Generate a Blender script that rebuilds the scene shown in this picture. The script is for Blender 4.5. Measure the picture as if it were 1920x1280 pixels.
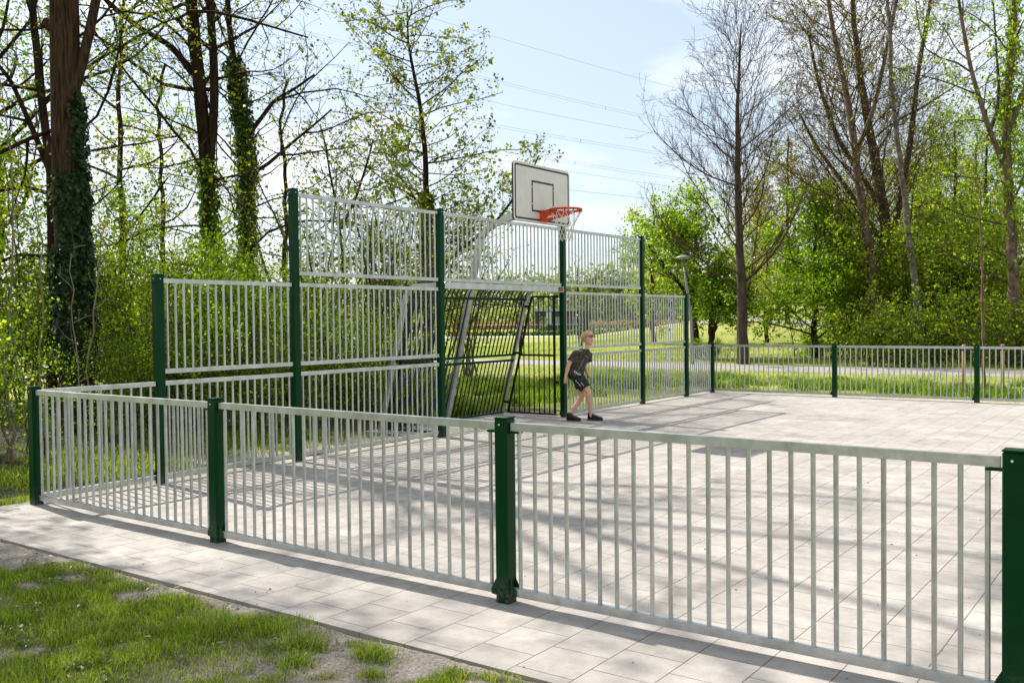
import bpy, bmesh, math
import numpy as np
from mathutils import Vector, Matrix
PI = math.pi
for o in list(bpy.data.objects): bpy.data.objects.remove(o)
sc = bpy.context.scene
COL = sc.collection

# ------------------------------------------------------------------ camera
FPX, PITCH, ROLL, YAW = 1765.0, -0.0232, -0.0108, -0.628
CAM = np.array([8.071, -4.122, 1.543])
_fw = np.array([math.cos(PITCH)*math.sin(YAW), math.cos(PITCH)*math.cos(YAW), math.sin(PITCH)])
_r = np.array([math.cos(YAW), -math.sin(YAW), 0.0]); _u = np.cross(_r, _fw)
_r2 = _r*math.cos(ROLL)+_u*math.sin(ROLL); _u2 = -_r*math.sin(ROLL)+_u*math.cos(ROLL)
cd = bpy.data.cameras.new('camera'); cam = bpy.data.objects.new('camera', cd); COL.objects.link(cam)
cam.matrix_world = Matrix(((_r2[0], _u2[0], -_fw[0], CAM[0]), (_r2[1], _u2[1], -_fw[1], CAM[1]), (_r2[2], _u2[2], -_fw[2], CAM[2]), (0, 0, 0, 1)))
cd.sensor_width = 36; cd.lens = 36*FPX/1920; cd.clip_start = 0.05; cd.clip_end = 3000
sc.camera = cam
def at(px, py, depth):
    return CAM + depth*(_fw + _r2*(px-960)/FPX - _u2*(py-640)/FPX)

# ------------------------------------------------------------------ light
SUN = Vector((-0.94, 0.13, 1.0)).normalized()
w = bpy.data.worlds.new('World'); sc.world = w; w.use_nodes = True
nt = w.node_tree; nt.nodes.clear()
def N(nt, t, **k):
    n = nt.nodes.new(t)
    for a, b in k.items(): setattr(n, a, b)
    return n
wo = N(nt, 'ShaderNodeOutputWorld'); bg = N(nt, 'ShaderNodeBackground'); bg.inputs['Strength'].default_value = 0.10
sky = N(nt, 'ShaderNodeTexSky', sky_type='NISHITA', sun_disc=False)
sky.sun_elevation = math.asin(SUN.z); sky.sun_rotation = math.atan2(SUN.x, SUN.y)
sky.dust_density = 1.5; sky.ozone_density = 2.0; sky.altitude = 0
tc = N(nt, 'ShaderNodeTexCoord'); mp = N(nt, 'ShaderNodeMapping'); mp.inputs['Scale'].default_value = (1.2, 1.2, 3.2)
mp.inputs['Location'].default_value = (3.1, 0.7, 0.0)
nz = N(nt, 'ShaderNodeTexNoise'); nz.inputs['Scale'].default_value = 2.3; nz.inputs['Detail'].default_value = 7; nz.inputs['Roughness'].default_value = 0.5
rp = N(nt, 'ShaderNodeValToRGB'); rp.color_ramp.elements[0].position = 0.49; rp.color_ramp.elements[1].position = 0.66
rp.color_ramp.elements[1].color = (0.75, 0.75, 0.75, 1); rp.color_ramp.elements[0].color = (0.0, 0.0, 0.0, 1)
mx = N(nt, 'ShaderNodeMix', data_type='RGBA'); mx.inputs['B'].default_value = (9.0, 9.1, 9.2, 1)
L = nt.links.new
vl = N(nt, 'ShaderNodeMix', data_type='RGBA'); vl.inputs['Factor'].default_value = 0.40; vl.inputs['B'].default_value = (6.6, 7.3, 7.8, 1); L(sky.outputs[0], vl.inputs['A'])
L(tc.outputs['Generated'], mp.inputs['Vector']); L(mp.outputs[0], nz.inputs['Vector']); L(nz.outputs['Fac'], rp.inputs['Fac'])
L(rp.outputs['Color'], mx.inputs['Factor']); L(vl.outputs['Result'], mx.inputs['A']); L(mx.outputs['Result'], bg.inputs['Color']); L(bg.outputs[0], wo.inputs['Surface'])
sd = bpy.data.lights.new('sun', 'SUN'); sd.energy = 5.0; sd.angle = math.radians(0.7); sd.color = (1.0, 0.955, 0.89)
so = bpy.data.objects.new('sun', sd); COL.objects.link(so); so.rotation_euler = SUN.to_track_quat('Z', 'Y').to_euler(); so.location = (0, 0, 30)
sc.view_settings.view_transform = 'Standard'; sc.view_settings.look = 'None'; sc.view_settings.gamma = 1
sc.view_settings.exposure = 0.68
sc.render.engine = 'CYCLES'; sc.cycles.max_bounces = 8; sc.cycles.transmission_bounces = 4; sc.cycles.diffuse_bounces = 4
sc.render.resolution_x = 1024; sc.render.resolution_y = 682

# ------------------------------------------------------------------ materials
def new_mat(name):
    m = bpy.data.materials.new(name); m.use_nodes = True; nt = m.node_tree
    return m, nt, nt.nodes['Principled BSDF'], nt.nodes['Material Output']
def ramp(nt, fac, stops):
    r = N(nt, 'ShaderNodeValToRGB'); e = r.color_ramp.elements
    while len(e) < len(stops): e.new(0.5)
    for i, (p, c) in enumerate(stops):
        e[i].position = p; e[i].color = (c[0], c[1], c[2], 1)
    nt.links.new(fac, r.inputs['Fac']); return r.outputs['Color']
def noise(nt, scale, detail=4, vec=None, rough=0.55, scl=None):
    n = N(nt, 'ShaderNodeTexNoise'); n.inputs['Scale'].default_value = scale; n.inputs['Detail'].default_value = detail; n.inputs['Roughness'].default_value = rough
    if vec is None:
        vec = N(nt, 'ShaderNodeNewGeometry').outputs['Position']
    if scl:
        m = N(nt, 'ShaderNodeMapping'); m.inputs['Scale'].default_value = scl; nt.links.new(vec, m.inputs['Vector']); vec = m.outputs[0]
    nt.links.new(vec, n.inputs['Vector']); return n.outputs['Fac']
def mixc(nt, fac, a, b, mode='MIX'):
    m = N(nt, 'ShaderNodeMix', data_type='RGBA', blend_type=mode)
    for s, v in (('Factor', fac), ('A', a), ('B', b)):
        if isinstance(v, (int, float)): m.inputs[s].default_value = v
        elif isinstance(v, tuple): m.inputs[s].default_value = (v[0], v[1], v[2], 1)
        else: nt.links.new(v, m.inputs[s])
    return m.outputs['Result']
def bump(nt, h, bsdf, strength=0.3, dist=0.01):
    b = N(nt, 'ShaderNodeBump'); b.inputs['Strength'].default_value = strength; b.inputs['Distance'].default_value = dist
    nt.links.new(h, b.inputs['Height']); nt.links.new(b.outputs[0], bsdf.inputs['Normal'])
def simple(name, col, rough=0.6, metal=0.0, var=0.15, scale=20, bmp=0.0, scl=None, spec=None):
    m, nt, b, _ = new_mat(name)
    f = noise(nt, scale, 5, scl=scl)
    c = ramp(nt, f, [(0.25, tuple(v*(1-var) for v in col)), (0.75, tuple(min(1, v*(1+var)) for v in col))])
    nt.links.new(c, b.inputs['Base Color']); b.inputs['Roughness'].default_value = rough; b.inputs['Metallic'].default_value = metal
    if spec is not None: b.inputs['Specular IOR Level'].default_value = spec
    if bmp: bump(nt, f, b, bmp, 0.01)
    return m
def leaf_mat(name, cols, trans=0.5, rough=0.5, tgain=(1.45, 1.65, 0.25)):
    m, nt, b, out = new_mat(name)
    g = N(nt, 'ShaderNodeNewGeometry')
    c = ramp(nt, g.outputs['Random Per Island'], [(i/(len(cols)-1), col) for i, col in enumerate(cols)])
    nt.links.new(c, b.inputs['Base Color']); b.inputs['Roughness'].default_value = rough; b.inputs['Specular IOR Level'].default_value = 0.2; b.inputs['Roughness'].default_value = rough*0.75
    t = N(nt, 'ShaderNodeBsdfTranslucent'); nt.links.new(mixc(nt, 1.0, c, tgain, 'MULTIPLY'), t.inputs['Color'])
    ms = N(nt, 'ShaderNodeMixShader'); ms.inputs['Fac'].default_value = trans
    nt.links.new(b.outputs[0], ms.inputs[1]); nt.links.new(t.outputs[0], ms.inputs[2]); nt.links.new(ms.outputs[0], out.inputs['Surface'])
    return m

def galv_mat():
    m, nt, b, _ = new_mat('galvanised_steel')
    v = N(nt, 'ShaderNodeTexVoronoi'); v.inputs['Scale'].default_value = 55
    g = N(nt, 'ShaderNodeNewGeometry'); nt.links.new(g.outputs['Position'], v.inputs['Vector'])
    f = noise(nt, 9, 6)
    c1 = ramp(nt, f, [(0.3, (0.38, 0.395, 0.38)), (0.7, (0.57, 0.575, 0.56))])
    bw = N(nt, 'ShaderNodeRGBToBW'); nt.links.new(v.outputs['Color'], bw.inputs[0]); c2 = mixc(nt, 0.3, c1, ramp(nt, bw.outputs[0], [(0.2, (0.36, 0.37, 0.38)), (0.8, (0.62, 0.62, 0.61))]), 'SOFT_LIGHT')
    c2 = mixc(nt, 0.7, c2, ramp(nt, g.outputs['Random Per Island'], [(0, (0.40, 0.40, 0.41)), (1, (0.58, 0.58, 0.57))]), 'OVERLAY')
    c2 = mixc(nt, ramp(nt, noise(nt, 5, 5, scl=(1, 1, 0.12)), [(0.52, (0, 0, 0)), (0.7, (0.45, 0.45, 0.45))]), c2, (0.66, 0.66, 0.65))
    nt.links.new(c2, b.inputs['Base Color']); b.inputs['Metallic'].default_value = 0.75
    r = N(nt, 'ShaderNodeMapRange'); r.inputs['To Min'].default_value = 0.28; r.inputs['To Max'].default_value = 0.5
    nt.links.new(f, r.inputs['Value']); nt.links.new(r.outputs[0], b.inputs['Roughness'])
    bump(nt, f, b, 0.12, 0.004)
    return m
M = {}
M['galv'] = galv_mat()
M['green'] = simple('green_powder_coat', (0.0003, 0.036, 0.010), 0.3, 0.0, 0.2, 5, 0.05, None, 0.13)
nt_ = M['green'].node_tree; b_ = nt_.nodes['Principled BSDF']; base_ = b_.inputs['Base Color'].links[0].from_socket
g_ = N(nt_, 'ShaderNodeNewGeometry'); sp_ = N(nt_, 'ShaderNodeSeparateXYZ'); nt_.links.new(g_.outputs['Position'], sp_.inputs[0])
mr_ = N(nt_, 'ShaderNodeMapRange'); mr_.inputs['From Min'].default_value = 0.16; mr_.inputs['From Max'].default_value = 0.0; mr_.inputs['To Max'].default_value = 0.8; nt_.links.new(sp_.outputs['Z'], mr_.inputs['Value'])
mm_ = N(nt_, 'ShaderNodeMath', operation='MULTIPLY'); nt_.links.new(mr_.outputs[0], mm_.inputs[0]); nt_.links.new(ramp(nt_, noise(nt_, 38, 5, rough=0.7), [(0.45, (0, 0, 0)), (0.62, (1, 1, 1))]), mm_.inputs[1])
c_ = mixc(nt_, mm_.outputs[0], base_, (0.13, 0.115, 0.09)); c_ = mixc(nt_, ramp(nt_, noise(nt_, 90, 3), [(0.7, (0, 0, 0)), (0.76, (0.35, 0.35, 0.35))]), c_, (0.1, 0.12, 0.1)); nt_.links.new(c_, b_.inputs['Base Color'])
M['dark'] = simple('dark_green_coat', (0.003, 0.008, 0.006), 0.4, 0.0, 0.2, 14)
M['screw'] = simple('steel_screw', (0.7, 0.7, 0.68), 0.35, 0.5)
M['board'] = simple('cream_board', (0.66, 0.63, 0.58), 0.5, 0.0, 0.07, 7)
M['black'] = simple('black_paint', (0.012, 0.012, 0.013), 0.5, 0.0, 0.2)
M['orange'] = simple('orange_paint', (0.66, 0.07, 0.012), 0.4, 0.0, 0.28, 30, 0, None, 0.3)
M['rope'] = simple('white_rope', (0.72, 0.69, 0.6), 0.8, 0.0, 0.12, 60)
M['wood'] = simple('stake_wood', (0.42, 0.28, 0.17), 0.8, 0.0, 0.25, 12, 0.3, (1, 1, 0.15))
M['greywood'] = simple('weathered_wood', (0.2, 0.17, 0.13), 0.9, 0.0, 0.25, 12)
M['red'] = simple('red_print', (0.55, 0.02, 0.02), 0.5)
M['skin'] = simple('skin', (0.68, 0.385, 0.265), 0.55, 0.0, 0.07, 18)
M['hair'] = simple('blond_hair', (0.60, 0.43, 0.21), 0.5, 0.0, 0.35, 45, 0.4, (1, 1, 0.4))
M['shoe'] = simple('black_sneaker', (0.012, 0.012, 0.014), 0.6, 0.0, 0.3, 60)
M['sole'] = simple('dark_sole', (0.03, 0.03, 0.032), 0.7)
M['white'] = simple('white_print', (0.75, 0.75, 0.72), 0.6, 0.0, 0.03)
M['lip'] = simple('lips', (0.42, 0.12, 0.1), 0.5)
M['wire'] = simple('aluminium_wire', (0.5, 0.56, 0.6), 0.6, 0.1)
M['hutwall'] = simple('dark_hut_boards', (0.035, 0.045, 0.04), 0.7)
M['hutroof'] = simple('hut_roof', (0.3, 0.36, 0.36), 0.6)
M['pipe'] = simple('lamp_pole_grey', (0.24, 0.25, 0.26), 0.5, 0.3, 0.1, 6)
M['lampglass'] = simple('lamp_head_grey', (0.22, 0.23, 0.23), 0.35)

def camo(name, cs):
    m, nt, b, _ = new_mat(name)
    c = ramp(nt, noise(nt, 17, 3), [(0.42, cs[0]), (0.47, cs[1]), (0.54, cs[2]), (0.58, cs[0])])
    for l in nt.nodes:
        if l.type == 'VALTORGB': l.color_ramp.interpolation = 'CONSTANT'
    nt.links.new(c, b.inputs['Base Color']); b.inputs['Roughness'].default_value = 0.85
    bump(nt, noise(nt, 30, 3), b, 0.3, 0.02)
    return m
M['camo'] = camo('camouflage_shirt_cloth', [(0.028, 0.026, 0.016), (0.085, 0.075, 0.045), (0.01, 0.01, 0.008)])
M['camo2'] = camo('dark_shorts_cloth', [(0.012, 0.012, 0.012), (0.03, 0.028, 0.024), (0.007, 0.007, 0.007)])

def bark(name, c0, c1, scale=9, st=0.6, stretch=0.18, moss=None):
    m, nt, b, _ = new_mat(name)
    f = noise(nt, scale, 8, rough=0.65, scl=(1, 1, stretch))
    c = ramp(nt, f, [(0.32, c0), (0.68, c1)])
    if moss:
        c = mixc(nt, ramp(nt, noise(nt, 1.6, 4), [(0.45, (0, 0, 0)), (0.62, (0.7, 0.7, 0.7))]), c, moss)
    nt.links.new(c, b.inputs['Base Color']); b.inputs['Roughness'].default_value = 0.95; b.inputs['Specular IOR Level'].default_value = 0.05
    bump(nt, f, b, st, 0.03)
    return m
M['bark'] = bark('brown_bark', (0.014, 0.009, 0.006), (0.10, 0.06, 0.036), 34, 1.0, 0.09)
M['darkbark'] = bark('dark_bark', (0.012, 0.007, 0.004), (0.055, 0.034, 0.021), 9, 0.6, 0.2)
M['greybark'] = bark('grey_brown_bark', (0.03, 0.022, 0.017), (0.12, 0.09, 0.07), 8, 0.5, 0.3)
M['pinkbark'] = bark('pinkish_grey_bark', (0.06, 0.04, 0.03), (0.24, 0.165, 0.125), 6, 0.5, 0.6)
M['birch'] = bark('birch_bark', (0.05, 0.038, 0.03), (0.28, 0.225, 0.19), 5, 0.4, 1.6)
M['mossbark'] = bark('mossy_twig_bark', (0.05, 0.04, 0.025), (0.15, 0.12, 0.07), 6, 0.4, 0.3, (0.09, 0.1, 0.03))
M['mossbark2'] = bark('warm_brown_twigs', (0.03, 0.018, 0.011), (0.11, 0.07, 0.045), 6, 0.4, 0.3)
M['palestem'] = bark('pale_stem', (0.14, 0.11, 0.07), (0.34, 0.28, 0.2), 6, 0.3, 0.4)

M['l_fresh'] = leaf_mat('fresh_green_leaves', [(0.06, 0.13, 0.006), (0.16, 0.25, 0.01), (0.28, 0.36, 0.015), (0.46, 0.5, 0.06)], 0.58)
M['l_mid'] = leaf_mat('mid_green_leaves', [(0.022, 0.055, 0.005), (0.06, 0.12, 0.008), (0.13, 0.2, 0.012), (0.25, 0.3, 0.04)], 0.5)
M['l_olive'] = leaf_mat('olive_young_leaves', [(0.08, 0.085, 0.01), (0.18, 0.175, 0.018), (0.30, 0.28, 0.045)], 0.42)
M['l_yellow'] = leaf_mat('yellow_green_leaves', [(0.12, 0.15, 0.02), (0.22, 0.23, 0.03), (0.32, 0.28, 0.05), (0.36, 0.2, 0.03)], 0.42)
M['l_pale'] = leaf_mat('pale_willow_leaves', [(0.2, 0.23, 0.07), (0.3, 0.32, 0.12), (0.4, 0.4, 0.18)], 0.45)
M['l_brown'] = leaf_mat('brownish_buds', [(0.16, 0.11, 0.05), (0.25, 0.18, 0.08), (0.24, 0.22, 0.08)], 0.4)
M['l_beech'] = leaf_mat('bright_beech_leaves', [(0.06, 0.12, 0.008), (0.15, 0.24, 0.012), (0.28, 0.36, 0.03)], 0.55)
M['l_ivy'] = leaf_mat('ivy_leaves', [(0.005, 0.016, 0.003), (0.014, 0.036, 0.008), (0.05, 0.09, 0.02)], 0.15, 0.6)
M['g_near'] = leaf_mat('lawn_blades', [(0.035, 0.085, 0.006), (0.10, 0.19, 0.009), (0.21, 0.31, 0.016), (0.34, 0.37, 0.06), (0.5, 0.42, 0.2)], 0.42, 0.45, (1.3, 1.45, 0.22))
M['g_tall'] = leaf_mat('tall_grass_blades', [(0.08, 0.15, 0.015), (0.19, 0.27, 0.03), (0.38, 0.4, 0.11)], 0.5)
M['g_reed'] = leaf_mat('dry_reeds', [(0.3, 0.2, 0.12), (0.42, 0.28, 0.19), (0.3, 0.24, 0.14)], 0.3)
M['l_far'] = leaf_mat('far_pale_foliage', [(0.2, 0.24, 0.12), (0.28, 0.31, 0.17), (0.34, 0.34, 0.22)], 0.35)

def ground_mat():
    m, nt, b, _ = new_mat('meadow_grass_ground')
    f1 = noise(nt, 0.22, 5); f2 = noise(nt, 3.0, 6); f3 = noise(nt, 38, 3)
    c = ramp(nt, f1, [(0.35, (0.15, 0.19, 0.03)), (0.5, (0.26, 0.29, 0.055)), (0.66, (0.38, 0.36, 0.13))])
    c = mixc(nt, ramp(nt, f2, [(0.4, (0, 0, 0)), (0.72, (0.6, 0.6, 0.6))]), c, (0.34, 0.31, 0.13))
    c = mixc(nt, 0.55, c, ramp(nt, f3, [(0.3, (0.25, 0.25, 0.25)), (0.7, (0.85, 0.85, 0.85))]), 'OVERLAY')
    nt.links.new(c, b.inputs['Base Color']); b.inputs['Roughness'].default_value = 0.95; b.inputs['Specular IOR Level'].default_value = 0.1
    bump(nt, f3, b, 0.7, 0.05)
    return m
M['ground'] = ground_mat()
def soil_mat():
    m, nt, b, _ = new_mat('lawn_soil')
    at_ = N(nt, 'ShaderNodeAttribute', attribute_name='bare')
    f3 = noise(nt, 60, 6, rough=0.7); f2 = noise(nt, 7, 5)
    sand = ramp(nt, f3, [(0.3, (0.11, 0.085, 0.065)), (0.48, (0.31, 0.265, 0.22)), (0.7, (0.46, 0.42, 0.37))])
    soil = ramp(nt, f3, [(0.3, (0.045, 0.05, 0.018)), (0.7, (0.14, 0.13, 0.055))])
    c = mixc(nt, at_.outputs['Fac'], soil, sand)
    nt.links.new(c, b.inputs['Base Color']); b.inputs['Roughness'].default_value = 1.0; b.inputs['Specular IOR Level'].default_value = 0.1
    bump(nt, f3, b, 0.9, 0.02)
    return m
M['soil'] = soil_mat()
def paving_mat():
    m, nt, b, _ = new_mat('concrete_tiles')
    g = N(nt, 'ShaderNodeNewGeometry'); sp = N(nt, 'ShaderNodeSeparateXYZ'); nt.links.new(g.outputs['Position'], sp.inputs[0])
    cb = N(nt, 'ShaderNodeCombineXYZ')
    ax = N(nt, 'ShaderNodeMath', operation='ADD'); ax.inputs[1].default_value = 30.3165   # joint lines run along the court's length
    nt.links.new(sp.outputs['X'], ax.inputs[0])
    ay = N(nt, 'ShaderNodeMath', operation='ADD'); ay.inputs[1].default_value = 30.04
    nt.links.new(sp.outputs['Y'], ay.inputs[0]); nt.links.new(ay.outputs[0], cb.inputs[0]); nt.links.new(ax.outputs[0], cb.inputs[1])
    br = N(nt, 'ShaderNodeTexBrick'); br.offset = 0.5; br.squash = 1
    nt.links.new(cb.outputs[0], br.inputs['Vector'])
    br.inputs['Scale'].default_value = 1; br.inputs['Brick Width'].default_value = 0.302; br.inputs['Row Height'].default_value = 0.302
    br.inputs['Mortar Size'].default_value = 0.0027; br.inputs['Mortar Smooth'].default_value = 0.35; br.inputs['Bias'].default_value = -0.1
    br.inputs['Color1'].default_value = (0.35, 0.319, 0.285, 1); br.inputs['Color2'].default_value = (0.392, 0.362, 0.327, 1); br.inputs['Mortar'].default_value = (0.13, 0.095, 0.07, 1)
    f = noise(nt, 1.3, 6); f2 = noise(nt, 160, 3, rough=0.7); f4 = noise(nt, 6.5, 6, rough=0.65)
    c = mixc(nt, 0.5, br.outputs['Color'], ramp(nt, f, [(0.3, (0.27, 0.27, 0.28)), (0.7, (0.68, 0.67, 0.66))]), 'SOFT_LIGHT')
    c = mixc(nt, 0.55, c, ramp(nt, f4, [(0.35, (0.36, 0.35, 0.34)), (0.6, (0.56, 0.56, 0.56))]), 'OVERLAY')
    mo = N(nt, 'ShaderNodeMath', operation='MULTIPLY'); nt.links.new(br.outputs['Fac'], mo.inputs[0]); nt.links.new(ramp(nt, noise(nt, 2.1, 5), [(0.5, (0, 0, 0)), (0.62, (1, 1, 1))]), mo.inputs[1])
    c = mixc(nt, mo.outputs[0], c, (0.07, 0.075, 0.025))
    c = mixc(nt, ramp(nt, noise(nt, 3.7, 8, rough=0.75), [(0.6, (0, 0, 0)), (0.75, (0.45, 0.45, 0.45))]), c, (0.25, 0.21, 0.165))
    c = mixc(nt, 0.22, c, ramp(nt, f2, [(0.3, (0.2, 0.2, 0.2)), (0.7, (0.8, 0.8, 0.8))]), 'OVERLAY')
    spk = ramp(nt, noise(nt, 42, 2), [(0.735, (0, 0, 0)), (0.77, (0.7, 0.7, 0.7))])
    c = mixc(nt, spk, c, (0.16, 0.12, 0.09))
    # sand and dirt washed over parts of the joints
    nt.links.new(c, b.inputs['Base Color']); b.inputs['Roughness'].default_value = 0.88; b.inputs['Specular IOR Level'].default_value = 0.25
    b1 = N(nt, 'ShaderNodeBump'); b1.inputs['Strength'].default_value = 0.6; b1.inputs['Distance'].default_value = 0.004; b1.invert = True
    nt.links.new(br.outputs['Fac'], b1.inputs['Height'])
    b2 = N(nt, 'ShaderNodeBump'); b2.inputs['Strength'].default_value = 0.35; b2.inputs['Distance'].default_value = 0.003
    nt.links.new(f2, b2.inputs['Height']); nt.links.new(b1.outputs[0], b2.inputs['Normal']); nt.links.new(b2.outputs[0], b.inputs['Normal'])
    return m
M['paving'] = paving_mat()
M['path'] = simple('gravel_path', (0.29, 0.265, 0.245), 0.95, 0, 0.18, 25, 0.3)
M['water'] = simple('ditch_water', (0.55, 0.6, 0.62), 0.12, 0, 0.05, 3)

# ------------------------------------------------------------------ mesh helpers
def mesh_np(name, V, F, mat, smooth=False, k=None, parent=None, loc=None, attr=None):
    V = np.asarray(V, dtype=np.float32).reshape(-1, 3); F = np.asarray(F, dtype=np.int32)
    k = F.shape[1]
    me = bpy.data.meshes.new(name); me.vertices.add(len(V)); me.vertices.foreach_set('co', V.ravel())
    me.loops.add(F.size); me.loops.foreach_set('vertex_index', F.ravel())
    me.polygons.add(len(F)); me.polygons.foreach_set('loop_start', np.arange(0, F.size, k, dtype=np.int32))
    me.polygons.foreach_set('loop_total', np.full(len(F), k, dtype=np.int32))
    if smooth: me.polygons.foreach_set('use_smooth', np.ones(len(F), dtype=bool))
    if attr is not None:
        a = me.attributes.new('bare', 'FLOAT', 'POINT'); a.data.foreach_set('value', np.asarray(attr, dtype=np.float32))
    me.update(calc_edges=True); me.validate(); me.materials.append(mat)
    o = bpy.data.objects.new(name, me); COL.objects.link(o)
    if parent is not None: o.parent = parent
    if loc is not None: o.location = loc
    return o
class MB:
    def __init__(s, org=(0, 0, 0)): s.v = []; s.f = []; s.sm = []; s.org = np.array(org, float)
    def add(s, vs, fs, smooth=False):
        n = len(s.v); s.v += [tuple(np.asarray(p, float)-s.org) for p in vs]; s.f += [tuple(i+n for i in f) for f in fs]; s.sm += [smooth]*len(fs)
    def box(s, x0, x1, y0, y1, z0, z1, b=0.0):
        if b <= 0:
            vs = [(x, y, z) for z in (z0, z1) for y in (y0, y1) for x in (x0, x1)]
            s.add(vs, [(0, 2, 3, 1), (4, 5, 7, 6), (0, 1, 5, 4), (2, 6, 7, 3), (0, 4, 6, 2), (1, 3, 7, 5)]); return
        c = [(x0+b, y0), (x1-b, y0), (x1, y0+b), (x1, y1-b), (x1-b, y1), (x0+b, y1), (x0, y1-b), (x0, y0+b)]
        q = [(x0+b, y0+b), (x1-b, y0+b), (x1-b, y0+b), (x1-b, y1-b), (x1-b, y1-b), (x0+b, y1-b), (x0+b, y1-b), (x0+b, y0+b)]
        vs = [(x, y, z0) for x, y in c]+[(x, y, z1-b) for x, y in c]+[(x, y, z1) for x, y in q]
        fs = [tuple(range(7, -1, -1))]
        for k in range(2):
            for i in range(8): j = (i+1) % 8; fs.append((k*8+i, k*8+j, k*8+8+j, k*8+8+i))
        fs.append(tuple(range(16, 24))); s.add(vs, fs)
    def beam(s, p, q, wa, wb, up=(0, 0, 1)):
        """square bar from p to q, wa along (dir x up), wb along the third axis"""
        p = np.array(p, float); q = np.array(q, float); d = (q-p)/np.linalg.norm(q-p)
        a = np.cross(d, up); a /= np.linalg.norm(a); b = np.cross(a, d)
        vs = [r+sa*a*wa/2+sb*b*wb/2 for r in (p, q) for sa, sb in ((-1, -1), (1, -1), (1, 1), (-1, 1))]
        s.add(vs, [(3, 2, 1, 0), (4, 5, 6, 7)]+[(i, (i+1) % 4, 4+(i+1) % 4, 4+i) for i in range(4)])
    def tube(s, pts, rad, m=8, caps=True):
        pts = [np.array(p, float) for p in pts]; n = len(pts); rad = rad if hasattr(rad, '__len__') else [rad]*n
        vs = []; ref = None
        for i, p in enumerate(pts):
            d = pts[min(i+1, n-1)]-pts[max(i-1, 0)]; d = d/np.linalg.norm(d)
            if ref is None: ref = np.cross(d, (0.3, 0.2, 0.9)) if abs(d[2]) < 0.9 else np.cross(d, (1, 0.1, 0))
            ref = ref-d*(ref@d); ref /= np.linalg.norm(ref); b = np.cross(d, ref)
            for k in range(m):
                a = 2*PI*k/m; vs.append(p+rad[i]*(math.cos(a)*ref+math.sin(a)*b))
        fs = [(i*m+k, i*m+(k+1) % m, (i+1)*m+(k+1) % m, (i+1)*m+k) for i in range(n-1) for k in range(m)]
        s.add(vs, fs, True)
        if caps:
            s.f += [tuple(len(s.v)-n*m+k for k in range(m-1, -1, -1)), tuple(len(s.v)-m+k for k in range(m))]; s.sm += [False]*2
    def loft(s, rings, m=16):
        """rings: (centre, axis_u, axis_v) -> closed smooth surface"""
        vs = []
        for c, u, v in rings:
            for k in range(m):
                a = 2*PI*k/m; vs.append(np.array(c)+math.cos(a)*np.array(u)+math.sin(a)*np.array(v))
        n = len(rings)
        fs = [(i*m+k, i*m+(k+1) % m, (i+1)*m+(k+1) % m, (i+1)*m+k) for i in range(n-1) for k in range(m)]
        fs += [tuple(range(m-1, -1, -1)), tuple((n-1)*m+k for k in range(m))]
        s.add(vs, fs, True)
    def build(s, name, mat, parent=None, loc=None):
        me = bpy.data.meshes.new(name); me.from_pydata(s.v, [], s.f); me.update(); me.polygons.foreach_set('use_smooth', s.sm); me.materials.append(mat)
        o = bpy.data.objects.new(name, me); COL.objects.link(o)
        if parent is not None: o.parent = parent
        if loc is not None: o.location = loc
        return o
def tag(o, label=None, cat=None, group=None, kind=None):
    if label: o['label'] = label
    if cat: o['category'] = cat
    if group: o['group'] = group
    if kind: o['kind'] = kind
    return o
def thing(name, loc, label, cat, group=None, kind=None):
    o = bpy.data.objects.new(name, None); COL.objects.link(o); o.location = tuple(float(v) for v in loc); o.empty_display_size = 0.2
    return tag(o, label, cat, group, kind)
def copy_tree(o, loc, rz=0.0, scale=(1, 1, 1), label=None):
    c = o.copy(); COL.objects.link(c); c.location = loc; c.rotation_euler = (0, 0, rz); c.scale = scale
    if label: c['label'] = label
    for ch in o.children:
        d = ch.copy(); COL.objects.link(d); d.parent = c
        for g in ch.children:
            e = g.copy(); COL.objects.link(e); e.parent = d
    return c

def vnoise(x, y, seed=0):
    """value noise on arrays"""
    def h(i, j):
        n = np.sin(i*127.1+j*311.7+seed*74.7)*43758.5453
        return n-np.floor(n)
    xi = np.floor(x); yi = np.floor(y); xf = x-xi; yf = y-yi; u = xf*xf*(3-2*xf); v = yf*yf*(3-2*yf)
    return (h(xi, yi)*(1-u)+h(xi+1, yi)*u)*(1-v)+(h(xi, yi+1)*(1-u)+h(xi+1, yi+1)*u)*v
def fbm(x, y, seed=0, o=4):
    a = 0; amp = 0.5; t = 0
    for i in range(o):
        a = a+amp*vnoise(x*2**i, y*2**i, seed+i); t += amp; amp *= 0.5
    return a/t

# ------------------------------------------------------------------ ground
def gz(x, y):
    x = np.asarray(x, float); y = np.asarray(y, float)
    d = np.hypot(x-4, y-6)
    hill = 2.6*np.exp(-(((x+14)/11)**2+((y-66)/14)**2)) + 1.2*np.exp(-(((x-3)/20)**2+((y-75)/14)**2))
    und = (fbm(x*0.25, y*0.25, 5)-0.5)*0.25*np.clip((d-16)/20, 0, 1)
    swale = -0.10*np.exp(-((y-19.0)/2.5)**2)*np.clip((x+8)/6, 0, 1)
    return -0.03+hill+und+swale
gx = np.concatenate([np.linspace(-900, -90, 12), np.linspace(-85, 45, 105), np.linspace(55, 900, 12)])
gy = np.concatenate([np.linspace(-60, -8, 8), np.linspace(-6, 110, 100), np.linspace(120, 1500, 14)])
X, Y = np.meshgrid(gx, gy); Z = gz(X, Y)
n0, n1 = X.shape
idx = np.arange(n0*n1).reshape(n0, n1)
F = np.stack([idx[:-1, :-1], idx[:-1, 1:], idx[1:, 1:], idx[1:, :-1]], -1).reshape(-1, 4)
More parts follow.
